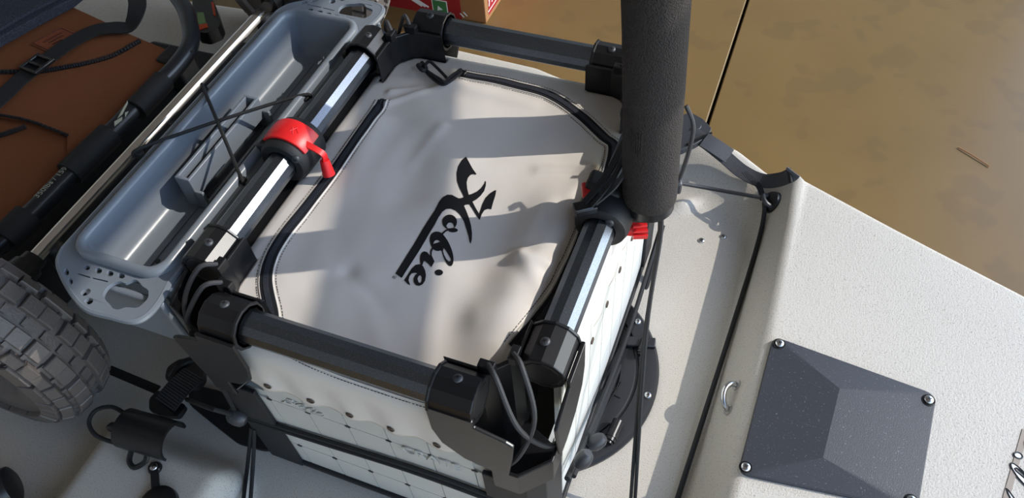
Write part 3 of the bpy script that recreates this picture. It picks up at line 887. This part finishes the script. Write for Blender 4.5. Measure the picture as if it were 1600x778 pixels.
for i in range(9):
    t = 2 * PI * i / 9; d = (k1 - k0).normalized(); a_ = d.cross(Vector((0, 0, 1))); c_ = d.cross(a_)
    kb.cyl(k0 + (a_ * math.cos(t) + c_ * math.sin(t)) * .0088, k1 + (a_ * math.cos(t) + c_ * math.sin(t)) * .0098, .0022, n=8)
kb.build('knob', 'red', rod)
put('clamp_screw', PH, rod, at(rc + Vector((.012, -.0305, .018)), (.1, -1, .3)))
for i, (px0, py0, px1, py1) in enumerate(((978, 218, 912, 318), (980, 236, 920, 326), (984, 256, 930, 318))):
    B().sweep(cr([PZ(px0 + 14, py0 - 14, .49), PZ(px0, py0, .475), PZ((px0 + px1) / 2 + 4, (py0 + py1) / 2 + 4, .458), PZ(px1, py1, .44)], 6), 0, flat=(.009 if i == 0 else .006, .0025, (-.5, -.3, .8))).build('strap', 'web_black' if i < 2 else 'cord_grey', rod)
bk = PZ(914, 325, .437)
B().box(bk, (.026, .016, .010), Matrix.Rotation(.6, 3, 'Z')).box(bk + Vector((.001, -.006, .005)), (.022, .003, .003), Matrix.Rotation(.6, 3, 'Z')).build('strap_buckle', 'black', rod, bevel=.002)
B().sweep(cr([PZ(1072, 165, .48), PZ(1083, 195, .46), PZ(1078, 230, .43), PZ(1066, 268, .39), PZ(1058, 286, .37)], 6), .0028, 8).build('shock_cord', 'cord_grey', rod)
B().box(PZ(1057, 291, .368), (.013, .012, .020), Matrix.Rotation(.3, 3, 'Z')).build('cord_lock', 'dark_grey', rod, bevel=.003)
# added foam-wrapped holder, hidden behind the first, to shade the cover
r2 = Vector((RX, .195, RZ))
shade_rod = thing('rod_holder', 'added foam-wrapped shadow caster at the far end of the right rail, hidden behind the first', 'rod holder', r2)
Q0 = Vector((.219, .196, .425)); Q1 = Vector((.190, .205, .74)); qd = (Q1 - Q0).normalized()
B().sweep([Q0, Q0 + qd * .006, Q0 + qd * .1, Q0 + qd * .2, Q1 - qd * .006, Q1], [.036, .039, .040, .040, .039, .034], 40).build('foam_sleeve', 'foam', shade_rod, True, ang=50)
B().lathe([(.0202, -.022), (.029, -.022), (.032, -.018), (.032, .018), (.029, .022), (.0202, .022), (.0202, -.022)], r2, 'Y', 32).build('clamp_body', 'black_matte', shade_rod)
B().cyl(r2 + Vector((.002, .002, .026)), Q0 + qd * .01, .02, n=20).build('holder_tube', 'black', shade_rod)
# ------------------------------------------------------------------ deck bungees
def cordthing(label, paths, r=.0034, m='cord'):
    paths = [cr(p, 8) if len(p) > 2 else p for p in paths]
    if len(paths) == 1: return tag(B().sweep(paths[0], r, 8).build('bungee_cord', m), label, 'bungee cord')
    t = thing('bungee_cord', label, 'bungee cord', min((Vector(q) for p in paths for q in p), key=lambda v: v.z))
    for p in paths: B().sweep(p, r, 8).build('strand', m, t)
    return t
pt = pe + pn * .022
cordthing('black bungee cord running straight down the deck from the black pad eye', [[pt + Vector((.004, .0, 0)), PZ(1180, 395, .022), PZ(1052, 800, .006)]], .0040)
cordthing('short black bungee cord from the pad eye towards the foam rod holder', [[pt + Vector((0, .004, 0)), PZ(1062, 286, .075), PX(1000, 272, .243)]], .0036, 'cord_grey')
cordthing('pair of black bungee cords crossing the round hatch beside the crate', [[Vector((.243, .050, .388)), PX(1034, 345, .270), PX(1010, 520, .287), PZ(991, 800, .005)], [Vector((.240, .044, .386)), PX(1031, 348, .268), PX(1004, 550, .287), PZ(984, 802, .005)]], .0027)
side = cordthing('black bungee cord stretched low along the right side of the crate', [[PX(886, 748, .239), PX(935, 640, .239), PX(985, 510, .239), PX(1034, 350, .239)], [PX(896, 744, .242), PX(990, 515, .242), PX(1036, 352, .242)]], .0038)
def cordlock(p, d, parent, r=.011, m='dark_grey'):
    d = Vector(d).normalized()
    B().sweep([p - d * .014, p - d * .008, p, p + d * .008, p + d * .013], [r * .6, r * .95, r, r * .9, r * .55], 12).build('cord_lock', m, parent)
cordlock(PX(912, 717, .252), (.3, .4, .8), side); cordlock(PX(933, 690, .255), (.6, .5, .5), side)
fy = -CY - .0085
front = cordthing('black bungee cord stretched across the front face of the crate', [[PY(372, 650, fy), PY(500, 691, fy), PY(640, 735, fy), PY(780, 786, fy)], [PY(372, 646, fy + .002), PY(640, 729, fy + .002), PY(780, 780, fy + .002)],
        [PY(372, 650, fy), PY(345, 600, fy), PY(312, 545, fy), PY(300, 520, fy - .002)], [PY(368, 648, fy), PY(330, 638, fy - .02), PZ(292, 624, .06)]], .0034)
cordlock(PY(372, 651, fy - .004), (1, 0, -.3), front, .0135)
cordthing('two thin black cords hanging down to the deck below the cord lock', [[PY(393, 668, fy), PY(388, 715, fy - .02), PZ(378, 800, .02)], [PY(397, 670, fy), PY(396, 715, fy - .02), PZ(390, 800, .02)]], .0030)
# ------------------------------------------------------------------ webbing strap on the far gunwale
st = thing('webbing_strap', 'grey webbing strap with side buckle and loose end beside the pad eye', 'strap', PZ(1100, 215, .05))
def SP(px, py, z):
    p = PZ(px, py, z)
    for _ in range(8): p = PZ(px, py, max(z, deck_z(p.x, p.y) + .012 + max(0, z - .045) * .5))
    return p
wp = [SP(1078, 206, 0.0760), SP(1103, 222, 0.0700), SP(1130, 243, 0.0560), SP(1160, 268, 0.0460), SP(1190, 282, 0.0420), SP(1216, 281, 0.0460), SP(1234, 274, 0.0580), SP(1240, 268, 0.0680)]
B().sweep(cr(wp, 7), 0, flat=(.027, .0022, (.05, -.42, .9))).build('webbing', 'webbing', st)
wp2 = cr([SP(1100, 218, 0.0760), SP(1118, 229, 0.0720), SP(1140, 244, 0.0620)], 6)
B().sweep(wp2, 0, flat=(.029, .003, (.05, -.42, .9))).build('folded_end', 'webbing', st)
e0, e1_ = SP(1232, 275, 0.0600), SP(1236, 273, 0.0640)
B().sweep([e0, e1_], 0, flat=(.0265, .004, (.05, -.42, .9))).build('end_stitch', 'web_black', st)
B().sweep(cr([SP(1160, 268, 0.0430), SP(1185, 290, 0.0280), pt], 5), 0, flat=(.010, .003, (-.2, -.3, 1))).build('under_tail', 'web_black', st)
bp = [PZ(x, y, .073) for x, y in ((1050, 196), (1062, 182), (1080, 178), (1098, 188), (1112, 203), (1106, 214), (1088, 226), (1066, 236), (1052, 240))]
bk_ = B().prism([(p.x, p.y) for p in round_poly(bp, .004, 2)], .013, Matrix.Translation((0, 0, .064))).build('buckle', 'dark_grey', st, True, bevel=.003, seg=3)
B().lathe([(.0, .0012), (.0085, .0012), (.0095, 0)], SP(1088, 197, 0.0775), n=20).build('release_button', 'dark_grey', bk_)
B().sweep([SP(1074, 226, 0.0790), SP(1112, 208, 0.0790)], 0, flat=(.004, .004, (0, 0, 1))).build('buckle_bar', 'black', bk_)
def ribs(path, width, up, parent, step=.0032, m='webbing', h=.0011):
    b = B(); acc = 0.; up = Vector(up)
    for p, q in zip(path, path[1:]):
        d = q - p; L_ = d.length
        if L_ < 1e-6: continue
        dd = d / L_; u = dd.cross(up).normalized(); w = u.cross(dd)
        M = Matrix((u, dd, w)).transposed()
        while acc < L_:
            b.box(p + dd * acc + w * .0012, (width, step * .5, h), M); acc += step
        acc -= L_
    return stuff(b.build('woven_ribs', m, parent, False))
B().sweep(cr([SP(1062, 212, .073), Vector((.2275, .40, .15)), Vector((.2285, .31, .25)), Vector((.229, .300, .27))], 6), 0, flat=(.025, .0022, (1, .2, .3))).build('upper_webbing', 'web_black', st)
ribs(cr(wp, 7), .025, (.05, -.42, .9), st)
# ------------------------------------------------------------------ lower left: strap buckles, clip, can
ls = thing('buckle_strap', 'black side-release buckle on webbing near the tyre and the crate corner', 'strap', PZ(270, 610, .05))
lz = .075
lw = cr([PZ(302, 585, lz + .004), PZ(280, 605, lz + .009), PZ(258, 632, lz + .004)], 6)
B().sweep(lw, 0, flat=(.040, .004, (0, -.2, 1))).build('webbing', 'web_black', ls)
ribs([p + Vector((0, 0, .0012)) for p in lw], .038, (0, -.2, 1), ls, .0042, 'dark_grey', .0012)
B().sweep(cr([PZ(310, 560, lz), PZ(285, 568, lz + .004), PZ(268, 590, lz)], 6), [.006 + .0 * i for i in range(13)], 8).build('buckle_bar', 'black', ls)
q = [PZ(x, y, lz) for x, y in ((258, 592), (262, 574), (280, 562), (300, 560), (318, 575), (318, 592), (306, 604), (268, 600))]
B().prism([(p.x, p.y) for p in round_poly(q, .006, 3)], .016, Matrix.Translation((0, 0, lz - .014))).build('buckle', 'black', ls, True, bevel=.005, seg=3)
q = [PZ(x, y, lz) for x, y in ((232, 622), (245, 608), (290, 632), (278, 650), (250, 648), (232, 640))]
B().prism([(p.x, p.y) for p in round_poly(q, .005, 3)], .010, Matrix.Translation((0, 0, lz - .012))).build('tail_buckle', 'black', ls, True, bevel=.003)
B().sweep([PZ(170, 577, .03), PZ(246, 609, .06)], 0, flat=(.014, .003, (0, 0, 1))).build('anchor_strap', 'web_black', ls)
ch = thing('rod_clip', 'black C-shaped clip with looped cord on the near deck hump', 'clip', deckpt(235, 690))
A0 = PZ(196, 668, .088); A1 = PZ(272, 690, .088); dv = (A1 - A0).normalized(); uv = dv.cross(Vector((0, 0, 1))).normalized(); wv = uv.cross(dv)
R_ = .029
rings = []
for i in range(13):
    p = A0.lerp(A1, i / 12); rg_ = []
    for r_, sgn in ((R_, 1), (R_ - .004, -1)):
        for k in range(17):
            kk = k if sgn > 0 else 16 - k
            t = math.radians(-15 + 210 * kk / 16)
            rg_.append(p + (uv * math.cos(t) + wv * math.sin(t)) * r_)
    rings.append(rg_)
B().loft(rings).build('clip_body', 'black', ch, True, ang=50)
B().sweep(cr([PZ(200, 650, .10), PZ(176, 636, .10), PZ(150, 641, .095), PZ(139, 660, .09), PZ(150, 680, .085), PZ(180, 692, .08), PZ(205, 697, .075)], 6), .0032, 8).build('cord_loop', 'cord', ch)
B().sweep([PZ(168, 668, .095), PZ(174, 667, .095), PZ(190, 668, .095), PZ(204, 668, .098)], [.004, .0075, .0075, .005], 10).build('toggle', 'black', ch)
B().sweep(cr([PZ(206, 702, .075), PZ(202, 720, .07), PZ(210, 730, .068), PZ(226, 722, .07), PZ(230, 710, .075)], 6), .0042, 8).build('eyelet', 'black', ch)
can = thing('drink_can', 'silver can with black cap lying at the lower left corner', 'can', PZ(0, 770, .0))
ca, cb = PZ(-70, 800, .06), PZ(2, 766, .06); dc = (cb - ca).normalized()
B().sweep([ca, ca.lerp(cb, .86), ca.lerp(cb, .96), cb], [.036, .036, .033, .030], 28).build('can_body', 'can', can)
B().sweep([cb - dc * .003, cb + dc * .006, cb + dc * .016, cb + dc * .02], [.031, .031, .029, .022], 28).build('cap', 'black', can)
# ------------------------------------------------------------------ wheeled cart lying behind the seat
WX, WZ, WR = -.635, .204, .195
cart = thing('kayak_cart', 'kayak cart with knobbly black tyre and chrome axle at the left', 'cart', (WX, 0, .0))
B().cyl((WX, -.30, WZ), (WX, .60, WZ), .0115, n=28).build('axle', 'chrome', cart)
B().cyl((WX, -.262, WZ), (WX, -.205, WZ), .03, .022, n=24).cyl((WX, -.205, WZ), (WX, -.19, WZ), .017, n=24).build('hub_collar', 'black', cart)
B().cyl((WX, .49, WZ), (WX, .51, WZ), .019, n=24).cyl((WX, .51, WZ), (WX, .55, WZ), .024, n=24).build('hub_collar', 'black', cart)
fb = B()
for yy in (-.16, .46): fb.sweep([(WX, yy, WZ), (WX, yy, .03)], .017, 14)
fb.box((WX + .03, .15, .12), (.17, .56, .06))  # wide black box added to keep the gaps around the axle dark
fb.build('posts_and_dark_filler', 'black_matte', cart, True, bevel=.008, seg=3)
def tprof(R, wd):
    out = []
    for i in range(25):
        t = math.radians(-118 + 236 * i / 24)
        s = math.copysign(abs(math.sin(t)) ** .75, math.sin(t)); c = math.copysign(abs(math.cos(t)) ** .62, math.cos(t))
        out.append((R - .052 + .052 * c, wd * s))
    return out
def wheel(yc, blocks):
    HWD = .052
    ty = B().lathe([(WR - .105, -.03)] + tprof(WR - .006, HWD) + [(WR - .105, .03), (WR - .105, -.03)], (WX, yc, WZ), 'Y', 64).build('tire', 'rubber', cart, True, ang=60)
    B().lathe([(.03, -.02), (.085, -.028), (.097, -.034), (.097, .034), (.085, .028), (.03, .02), (.03, -.02)], (WX, yc, WZ), 'Y', 40).build('rim', 'dark_grey', cart)
    # tread blocks
    rows = 6; nc = 40
    def prof_at(v):     # v -1..1 across the tread -> radius, y, normal
        t = math.radians(82 * v)
        s = math.copysign(abs(math.sin(t)) ** .75, v); c = abs(math.cos(t)) ** .62
        return WR - .006 - .052 + .052 * c, HWD * s
    def frame_at(th, v):
        r0, h0 = prof_at(v - .02); r1, h1 = prof_at(v + .02); r, h = prof_at(v)
        e = Vector((math.cos(th), 0, math.sin(th))); yv = Vector((0, 1, 0)); c = Vector((-math.sin(th), 0, math.cos(th)))
        tang = (e * (r1 - r0) + yv * (h1 - h0)).normalized(); n_ = c.cross(tang)
        if n_.dot(e) < 0 and abs(v) < .8: n_ = -n_
        if n_.dot(e * .6 + yv * v) < 0: n_ = -n_
        M = Matrix((c, tang, n_)).transposed().to_4x4(); M.translation = Vector((WX, yc, WZ)) + e * r + yv * h
        return M
    vv = [-.92, -.58, -.205, .205, .58, .92]
    wd_ = []
    for v in vv:
        a = Vector(prof_at(v - .165)); b_ = Vector(prof_at(v + .165)); wd_.append((a - b_).length * .88)
    rest = B()
    for k, v in enumerate(vv):
        a, w, h = WR * 2 * PI / nc * .84 * (.9 if abs(v) > .8 else 1), wd_[k], .0075
        bb_ = B().add([(sx * a / 2 * q, sy * w / 2 * q, z) for z, q in ((-.003, 1), (h * .8, .97), (h, .88)) for sx, sy in ((-1, -1), (1, -1), (1, 1), (-1, 1))],
                      [(0, 1, 5, 4), (1, 2, 6, 5), (2, 3, 7, 6), (3, 0, 4, 7), (4, 5, 9, 8), (5, 6, 10, 9), (6, 7, 11, 10), (7, 4, 8, 11), (8, 9, 10, 11)])
        bme = bb_.mesh('tread_block', 'rubber', False)
        for i in range(nc):
            th = 2 * PI * (i + (.5 if k % 2 else 0) + .12 * math.sin(i * 2.3 + k)) / nc
            M = frame_at(th, v)
            deg = math.degrees(th) % 360
            if blocks and (deg < 130 or deg > 290): put('tread_block', bme, ty, M)
            else:
                rest.add([M @ x for x in bb_.v], bb_.f)
    # little bars that tie neighbouring blocks together
    for k in range(5):
        vm = (vv[k] + vv[k + 1]) / 2
        for i in range(nc):
            th = 2 * PI * (i + .25) / nc; M = frame_at(th, vm)
            rest.add([M @ (Vector(x)) for x in ((-.003, -.006, -.003), (.003, -.006, -.003), (.003, .006, -.003), (-.003, .006, -.003), (-.003, -.006, .004), (.003, -.006, .004), (.003, .006, .004), (-.003, .006, .004))],
                     [(0, 1, 5, 4), (1, 2, 6, 5), (2, 3, 7, 6), (3, 0, 4, 7), (4, 5, 6, 7)])
    stuff(rest.build('tread_rest', 'rubber', ty, False))
wheel(-.32, True)
wheel(.62, False)
# ------------------------------------------------------------------ seat
seat = thing('kayak_chair', 'brown canvas kayak seat with black tube frame at the upper left', 'seat', (-.95, .0, .0))
sz = .20
tp = [PZ(x, y, sz) for x, y in ((8, 374), (120, 262), (230, 150), (275, 104), (297, 70), (296, 36), (280, 0))]
tp = [tp[0] + Vector((-.30, -.035, .03)), tp[0] + Vector((-.06, -.03, .004)), tp[0] + Vector((-.02, -.018, 0))] + tp
tp += [tp[-1] + Vector((-.10, .05, .01)), tp[-1] + Vector((-.3, .08, .04))]
B().sweep(cr(tp, 8), .0165, 20).build('frame_tube', 'seat_tube', seat)
def onz(px, py): # canvas plane rises away from the tube
    z = .185
    for _ in range(6):
        p = PZ(px, py, z); z = .188 + .10 * max(0, -.71 - p.x)
    return p
def canvas(name, px, m, thick=.004, dz=0.):
    ps = [onz(*q) for q in px]
    b = B(); M = Matrix.Identity(4)
    n = len(ps); up = Vector((.1, 0, 1)).normalized()
    tri = tessellate_polygon([[Vector((p.x, p.y, 0)) for p in ps]])
    b.add([p + up * dz for p in ps] + [p + up * (dz - thick) for p in ps], [tuple(t) for t in tri] + [tuple(i + n for i in t) for t in tri] + [(i, (i + 1) % n, (i + 1) % n + n, i + n) for i in range(n)])
    return b.build(name, m, seat, False, bevel=.0015)
canvas('back_panel', ((-120, 70), (60, 10), (112, 10), (160, 32), (200, 52), (262, 78), (268, 98), (240, 130), (180, 190), (105, 262), (104, 212), (50, 190), (0, 183), (-120, 160)), 'canvas', .004)
canvas('lower_panel', ((-120, 150), (0, 176), (60, 190), (110, 215), (112, 258), (60, 312), (0, 372), (-120, 490)), 'canvas', .004, -.006)
canvas('mesh_backrest', ((-150, -60), (130, -60), (150, -10), (128, 6), (60, 40), (0, 76), (-150, 160)), 'mesh_fabric', .02, .035)
canvas('mesh_trim', ((132, 2), (152, -8), (120, 18), (60, 50), (0, 84), (-150, 175), (-150, 160), (0, 72), (60, 38)), 'mesh_fabric', .02, .030)
# leather patch
ld = [onz(*q) for q in ((48, 70), (98, 44), (125, 56), (76, 83))]
lp2 = canvas('leather_label', ((48, 70), (98, 44), (125, 56), (76, 83)), 'leather', .002, .003)
lb_ = B()
cyc = ld + [ld[0]]
lc = sum(ld, Vector()) / 4
for a_, b_ in zip(cyc, cyc[1:]):
    lb_.sweep([lc.lerp(a_, .9) + Vector((0, 0, .0035)), lc.lerp(b_, .9) + Vector((0, 0, .0035))], .0006, 5)
for row, (f0, f1) in enumerate(((.22, .82), (.3, .75), (.3, .6))):
    for k in range(9 - 2 * row):
        s0 = f0 + (f1 - f0) * k / (9 - 2 * row); s1 = s0 + .045
        y_ = .35 + .2 * row
        g = lambda s, t: ld[0].lerp(ld[1], s).lerp(ld[3].lerp(ld[2], s), t)
        lb_.sweep([g(s0, y_ - .05) + Vector((0, 0, .0033)), g(s1, y_ + .05) + Vector((0, 0, .0033))], .0008, 4)
lb_.build('stamped_print', 'leather_dark', lp2)
# strap and ladder buckle
up = [(.1, 0, 1)] * 1
spx = [(-60, 215), (0, 165), (35, 132), (70, 105), (110, 76), (150, 55), (180, 50), (205, 48), (224, 34), (222, 14), (206, -6)]
B().sweep(cr([onz(*q) + Vector((0, 0, .010 + .02 * (i > 7))) for i, q in enumerate(spx)], 6), 0, flat=(.034, .003, (.1, 0, 1))).build('strap', 'web_black', seat)
bq = onz(66, 110) + Vector((0, 0, .016))
sd = (onz(110, 76) - onz(35, 132)).normalized(); sp_ = sd.cross(Vector((0, 0, 1)))
bb2 = B()
Rm = Matrix((sd, -sp_, Vector((0, 0, 1)))).transposed()
for o_ in (-.022, -.004, .018): bb2.box(bq + sd * o_, (.006, .046, .008), Rm)
for o_ in (-.02, .02): bb2.box(bq + sp_ * o_, (.046, .006, .008), Rm)
bb2.build('ladder_buckle', 'black', seat, True, bevel=.002)
for pts, w in ((((220, 66), (180, 88), (140, 100), (100, 108), (60, 114), (0, 115), (-60, 118)), .0045), (((42, 200), (20, 208), (0, 214), (-40, 220)), .0045), (((-80, 172), (0, 182), (50, 192), (108, 214)), .003)):
    ps = cr([onz(*q) + Vector((0, 0, .004)) for q in pts], 10)
    b = B()
    for a_, b_ in zip(ps, ps[1:]): b.sweep([a_, a_.lerp(b_, .7)], w, 6)
    stuff(b.build('zip_chain', 'web_black', seat))
# velcro wraps and padding round the tube
def tube_at(px, py): return PZ(px, py, sz)
for a_, b_, r in (((212, 172), (256, 126), .021), ((108, 272), (172, 210), .023), ((6, 376), (45, 338), .024)):
    B().sweep(cr([tube_at(*a_), tube_at(*b_)], 3), r, 20).build('velcro_wrap', 'web_black', seat)
B().box((-.80, .1, .075), (.20, .60, .11)).build('dark_filler', 'black_matte', seat, True, bevel=.01)  # black box added so the gap beside the frame tube stays dark
B().box(PZ(284, 112, .155), (.05, .05, .09)).build('frame_bracket', 'black_matte', seat, bevel=.006)
tv = (tube_at(230, 150) - tube_at(0, 382)).normalized()
def on_tube(px, py, r=.0168):
    c = tube_at(px, py); d = CAM - c; d -= tv * d.dot(tv); d.normalize(); return c, d
c, d = on_tube(92, 291)
d2 = (d + Vector((-.75, 0, .25))).normalized(); d2 = (d2 - tv * d2.dot(tv)).normalized()
put('printed_text', text_mesh('350lbs / 159kg', .0145, 'printed_text', 'print_grey', .0002), seat, frame(c + d2 * .0168, tv, d2.cross(tv)))
c, d = on_tube(193, 188)
d2 = (d + Vector((-.35, 0, .25))).normalized(); d2 = (d2 - tv * d2.dot(tv)).normalized(); sd2 = d2.cross(tv)
g = B()
for poly in (((-.028, -.004), (-.01, -.006), (-.004, -.002), (-.02, .002)), ((-.012, .002), (.0, .001), (.026, .008), (.03, .012), (.004, .006)), ((-.002, -.006), (.012, -.003), (.006, .0))):
    g.prism(poly, .0006, frame(c + d2 * .0165, tv, sd2))
g.build('printed_mark', 'print_grey', seat, False)
# ------------------------------------------------------------------ hand tool on the far deck
to = PZ(322, 24, .13)
tool = thing('hand_tool', 'small black and orange hand tool with green insert behind the seat tube', 'tool', to)
q = [PZ(x, y, .13) for x, y in ((300, -20), (326, -12), (336, 6), (345, 34), (341, 44), (322, 52), (306, 49), (301, 30))]
tbd = B().prism([(p.x, p.y) for p in round_poly(q, .006, 3)], .03, Matrix.Translation((0, 0, .10))).build('tool_body', 'black', tool, True, bevel=.007, seg=3)
for px, m, nm in ((((308, 20), (318, 20), (322, 36), (310, 39)), 'lime', 'insert'), (((308, 40), (324, 37), (325, 42), (312, 46), (306, 44)), 'orange', 'trim'), (((330, 4), (334, 4), (337, 24), (334, 24)), 'orange', 'trim')):
    B().prism([(p.x, p.y) for p in (PZ(x, y, .131) for x, y in px)], .003, Matrix.Translation((0, 0, .1295))).build(nm, m, tbd, False)
# ------------------------------------------------------------------ carton on the floor
bx0 = PZ(760, 37, FLZ)
box = thing('carton', 'red printed cardboard carton standing on the floor behind the crate', 'box', bx0)
BH, BW, BD = .34, .62, .5
B().box((bx0.x - BW / 2, bx0.y + BD / 2, FLZ + BH / 2), (BW, BD, BH)).build('carton_body', 'cardboard', box, False, bevel=.003)
def fr(x0, x1, z0, z1, m, nm, dep=.0006, par=box):   # print on the front face
    return B().box((bx0.x - (x0 + x1) / 2, bx0.y - dep / 2, FLZ + (z0 + z1) / 2), (x1 - x0, dep, z1 - z0)).build(nm, m, par, False)
red = fr(.085, BW, .0, BH, 'box_red', 'printed_face')
def rel(px, py): p = PY(px, py, bx0.y); return bx0.x - p.x, p.z - FLZ
a_ = rel(678, 24); b_ = rel(698, 2)
fr(b_[0], a_[0], a_[1], b_[1], 'white', 'label_border', .0012, red)
la = fr(b_[0] + .003, a_[0] - .003, a_[1] + .003, b_[1] - .003, 'green', 'picture_label', .0016, red)
cx_, cz_ = (a_[0] + b_[0]) / 2, (a_[1] + b_[1]) / 2
B().prism([(-.010, -.008), (.010, -.002), (-.006, .010)], .0004, frame((bx0.x - cx_, bx0.y - .0018, FLZ + cz_), (1, 0, 0), (0, 0, 1))).build('label_mark', 'white', la, False)
for k in range(2):
    p = PY(722 + 5 * k, 24 - 2 * k, bx0.y - .0006)
    B().box(p, (.018, .0006, .004), Matrix.Rotation(.8, 3, 'Y')).build('printed_dash', 'white', box, False)
tw = text_mesh('MADE', .05, 'printed_letters', 'white', .0002)
p = PY(655, 8, bx0.y - .001)
for k in range(3):
    B().box(p + Vector((-.012 + .012 * k, 0, .01)), (.05, .0008, .006), Matrix.Rotation(.5, 3, 'Y')).build('printed_stripe', 'white', box, False)
rf = B().box((bx0.x + .0004, bx0.y + BD / 2 + .01, FLZ + BH / 2 + .008), (.0008, BD - .03, BH - .016)).build('printed_side', 'box_red', box, False)
for (y0, z0, y1, z1, w) in ((.02, .03, .09, .03, .003), (.03, .045, .045, .085, .006), (.055, .045, .07, .085, .006), (.03, .065, .07, .065, .005), (.08, .045, .095, .085, .006)):
    a3 = Vector((bx0.x + .001, bx0.y + y0, FLZ + z0)); b3 = Vector((bx0.x + .001, bx0.y + y1, FLZ + z1))
    B().sweep([a3, b3], 0, flat=(w, .0008, (1, 0, 0))).build('printed_stroke', 'white', rf, False)
tag(B().sweep(cr([PZ(1497, 230, FLZ + .003), PZ(1520, 243, FLZ + .004), PZ(1546, 260, FLZ + .003)], 6), .0016, 6).build('twig', 'cardboard'), 'thin pale twig lying on the brown floor', 'twig')
# ------------------------------------------------------------------ stern decal
zd = deck_z(.78, .1) + .0004
dd = PZ(1590.5, 712, zd)
dot = [sum(c) / len(c) for c in zip(*LOGO[7][0])]
SC = 1.0; RO = PI + .12
def dec(x, y):
    u, v = (x - dot[0]) * SC, (y - dot[1]) * SC
    X, Y = dd.x + u * math.cos(RO) - v * math.sin(RO), dd.y + u * math.sin(RO) + v * math.cos(RO)
    return Vector((X, Y, deck_z(X, Y) + .0011))
sb = B()
for a_, b_ in (((1602, 672), (1572, 778)), ((1572, 778), (1568, 840))):
    p, q = PZ(*a_, zd), PZ(*b_, zd); n = 8
    sb.sweep([(lambda r: Vector((r.x, r.y, deck_z(r.x, r.y) + .0006)))(p.lerp(q, i / n)) for i in range(n + 1)], 0, flat=(.0075, .0006, (0, 0, 1)))
dbase = sb.build('decal_band', 'decal_band', kayak, False)
pl_ = [PZ(x, y, zd) for x, y in ((1612, 690), (1592, 760), (1584, 850), (1760, 850), (1760, 690))]
B().prism([(p.x, p.y) for p in pl_], .0008, Matrix.Translation((0, 0, zd - .0042))).build('decal_ground', 'decal_pale', dbase, False)
dm = put('decal_script', mark_mesh('decal_script', 'white', dec, .01), dbase)
ob = B()
for sh in LOGO:
    for lp in sh: ob.sweep([dec(x, y) for x, y in lp], .0011, 4, cap=False, closed=True)
ob.build('decal_outline', 'dark_grey', dbase, False)
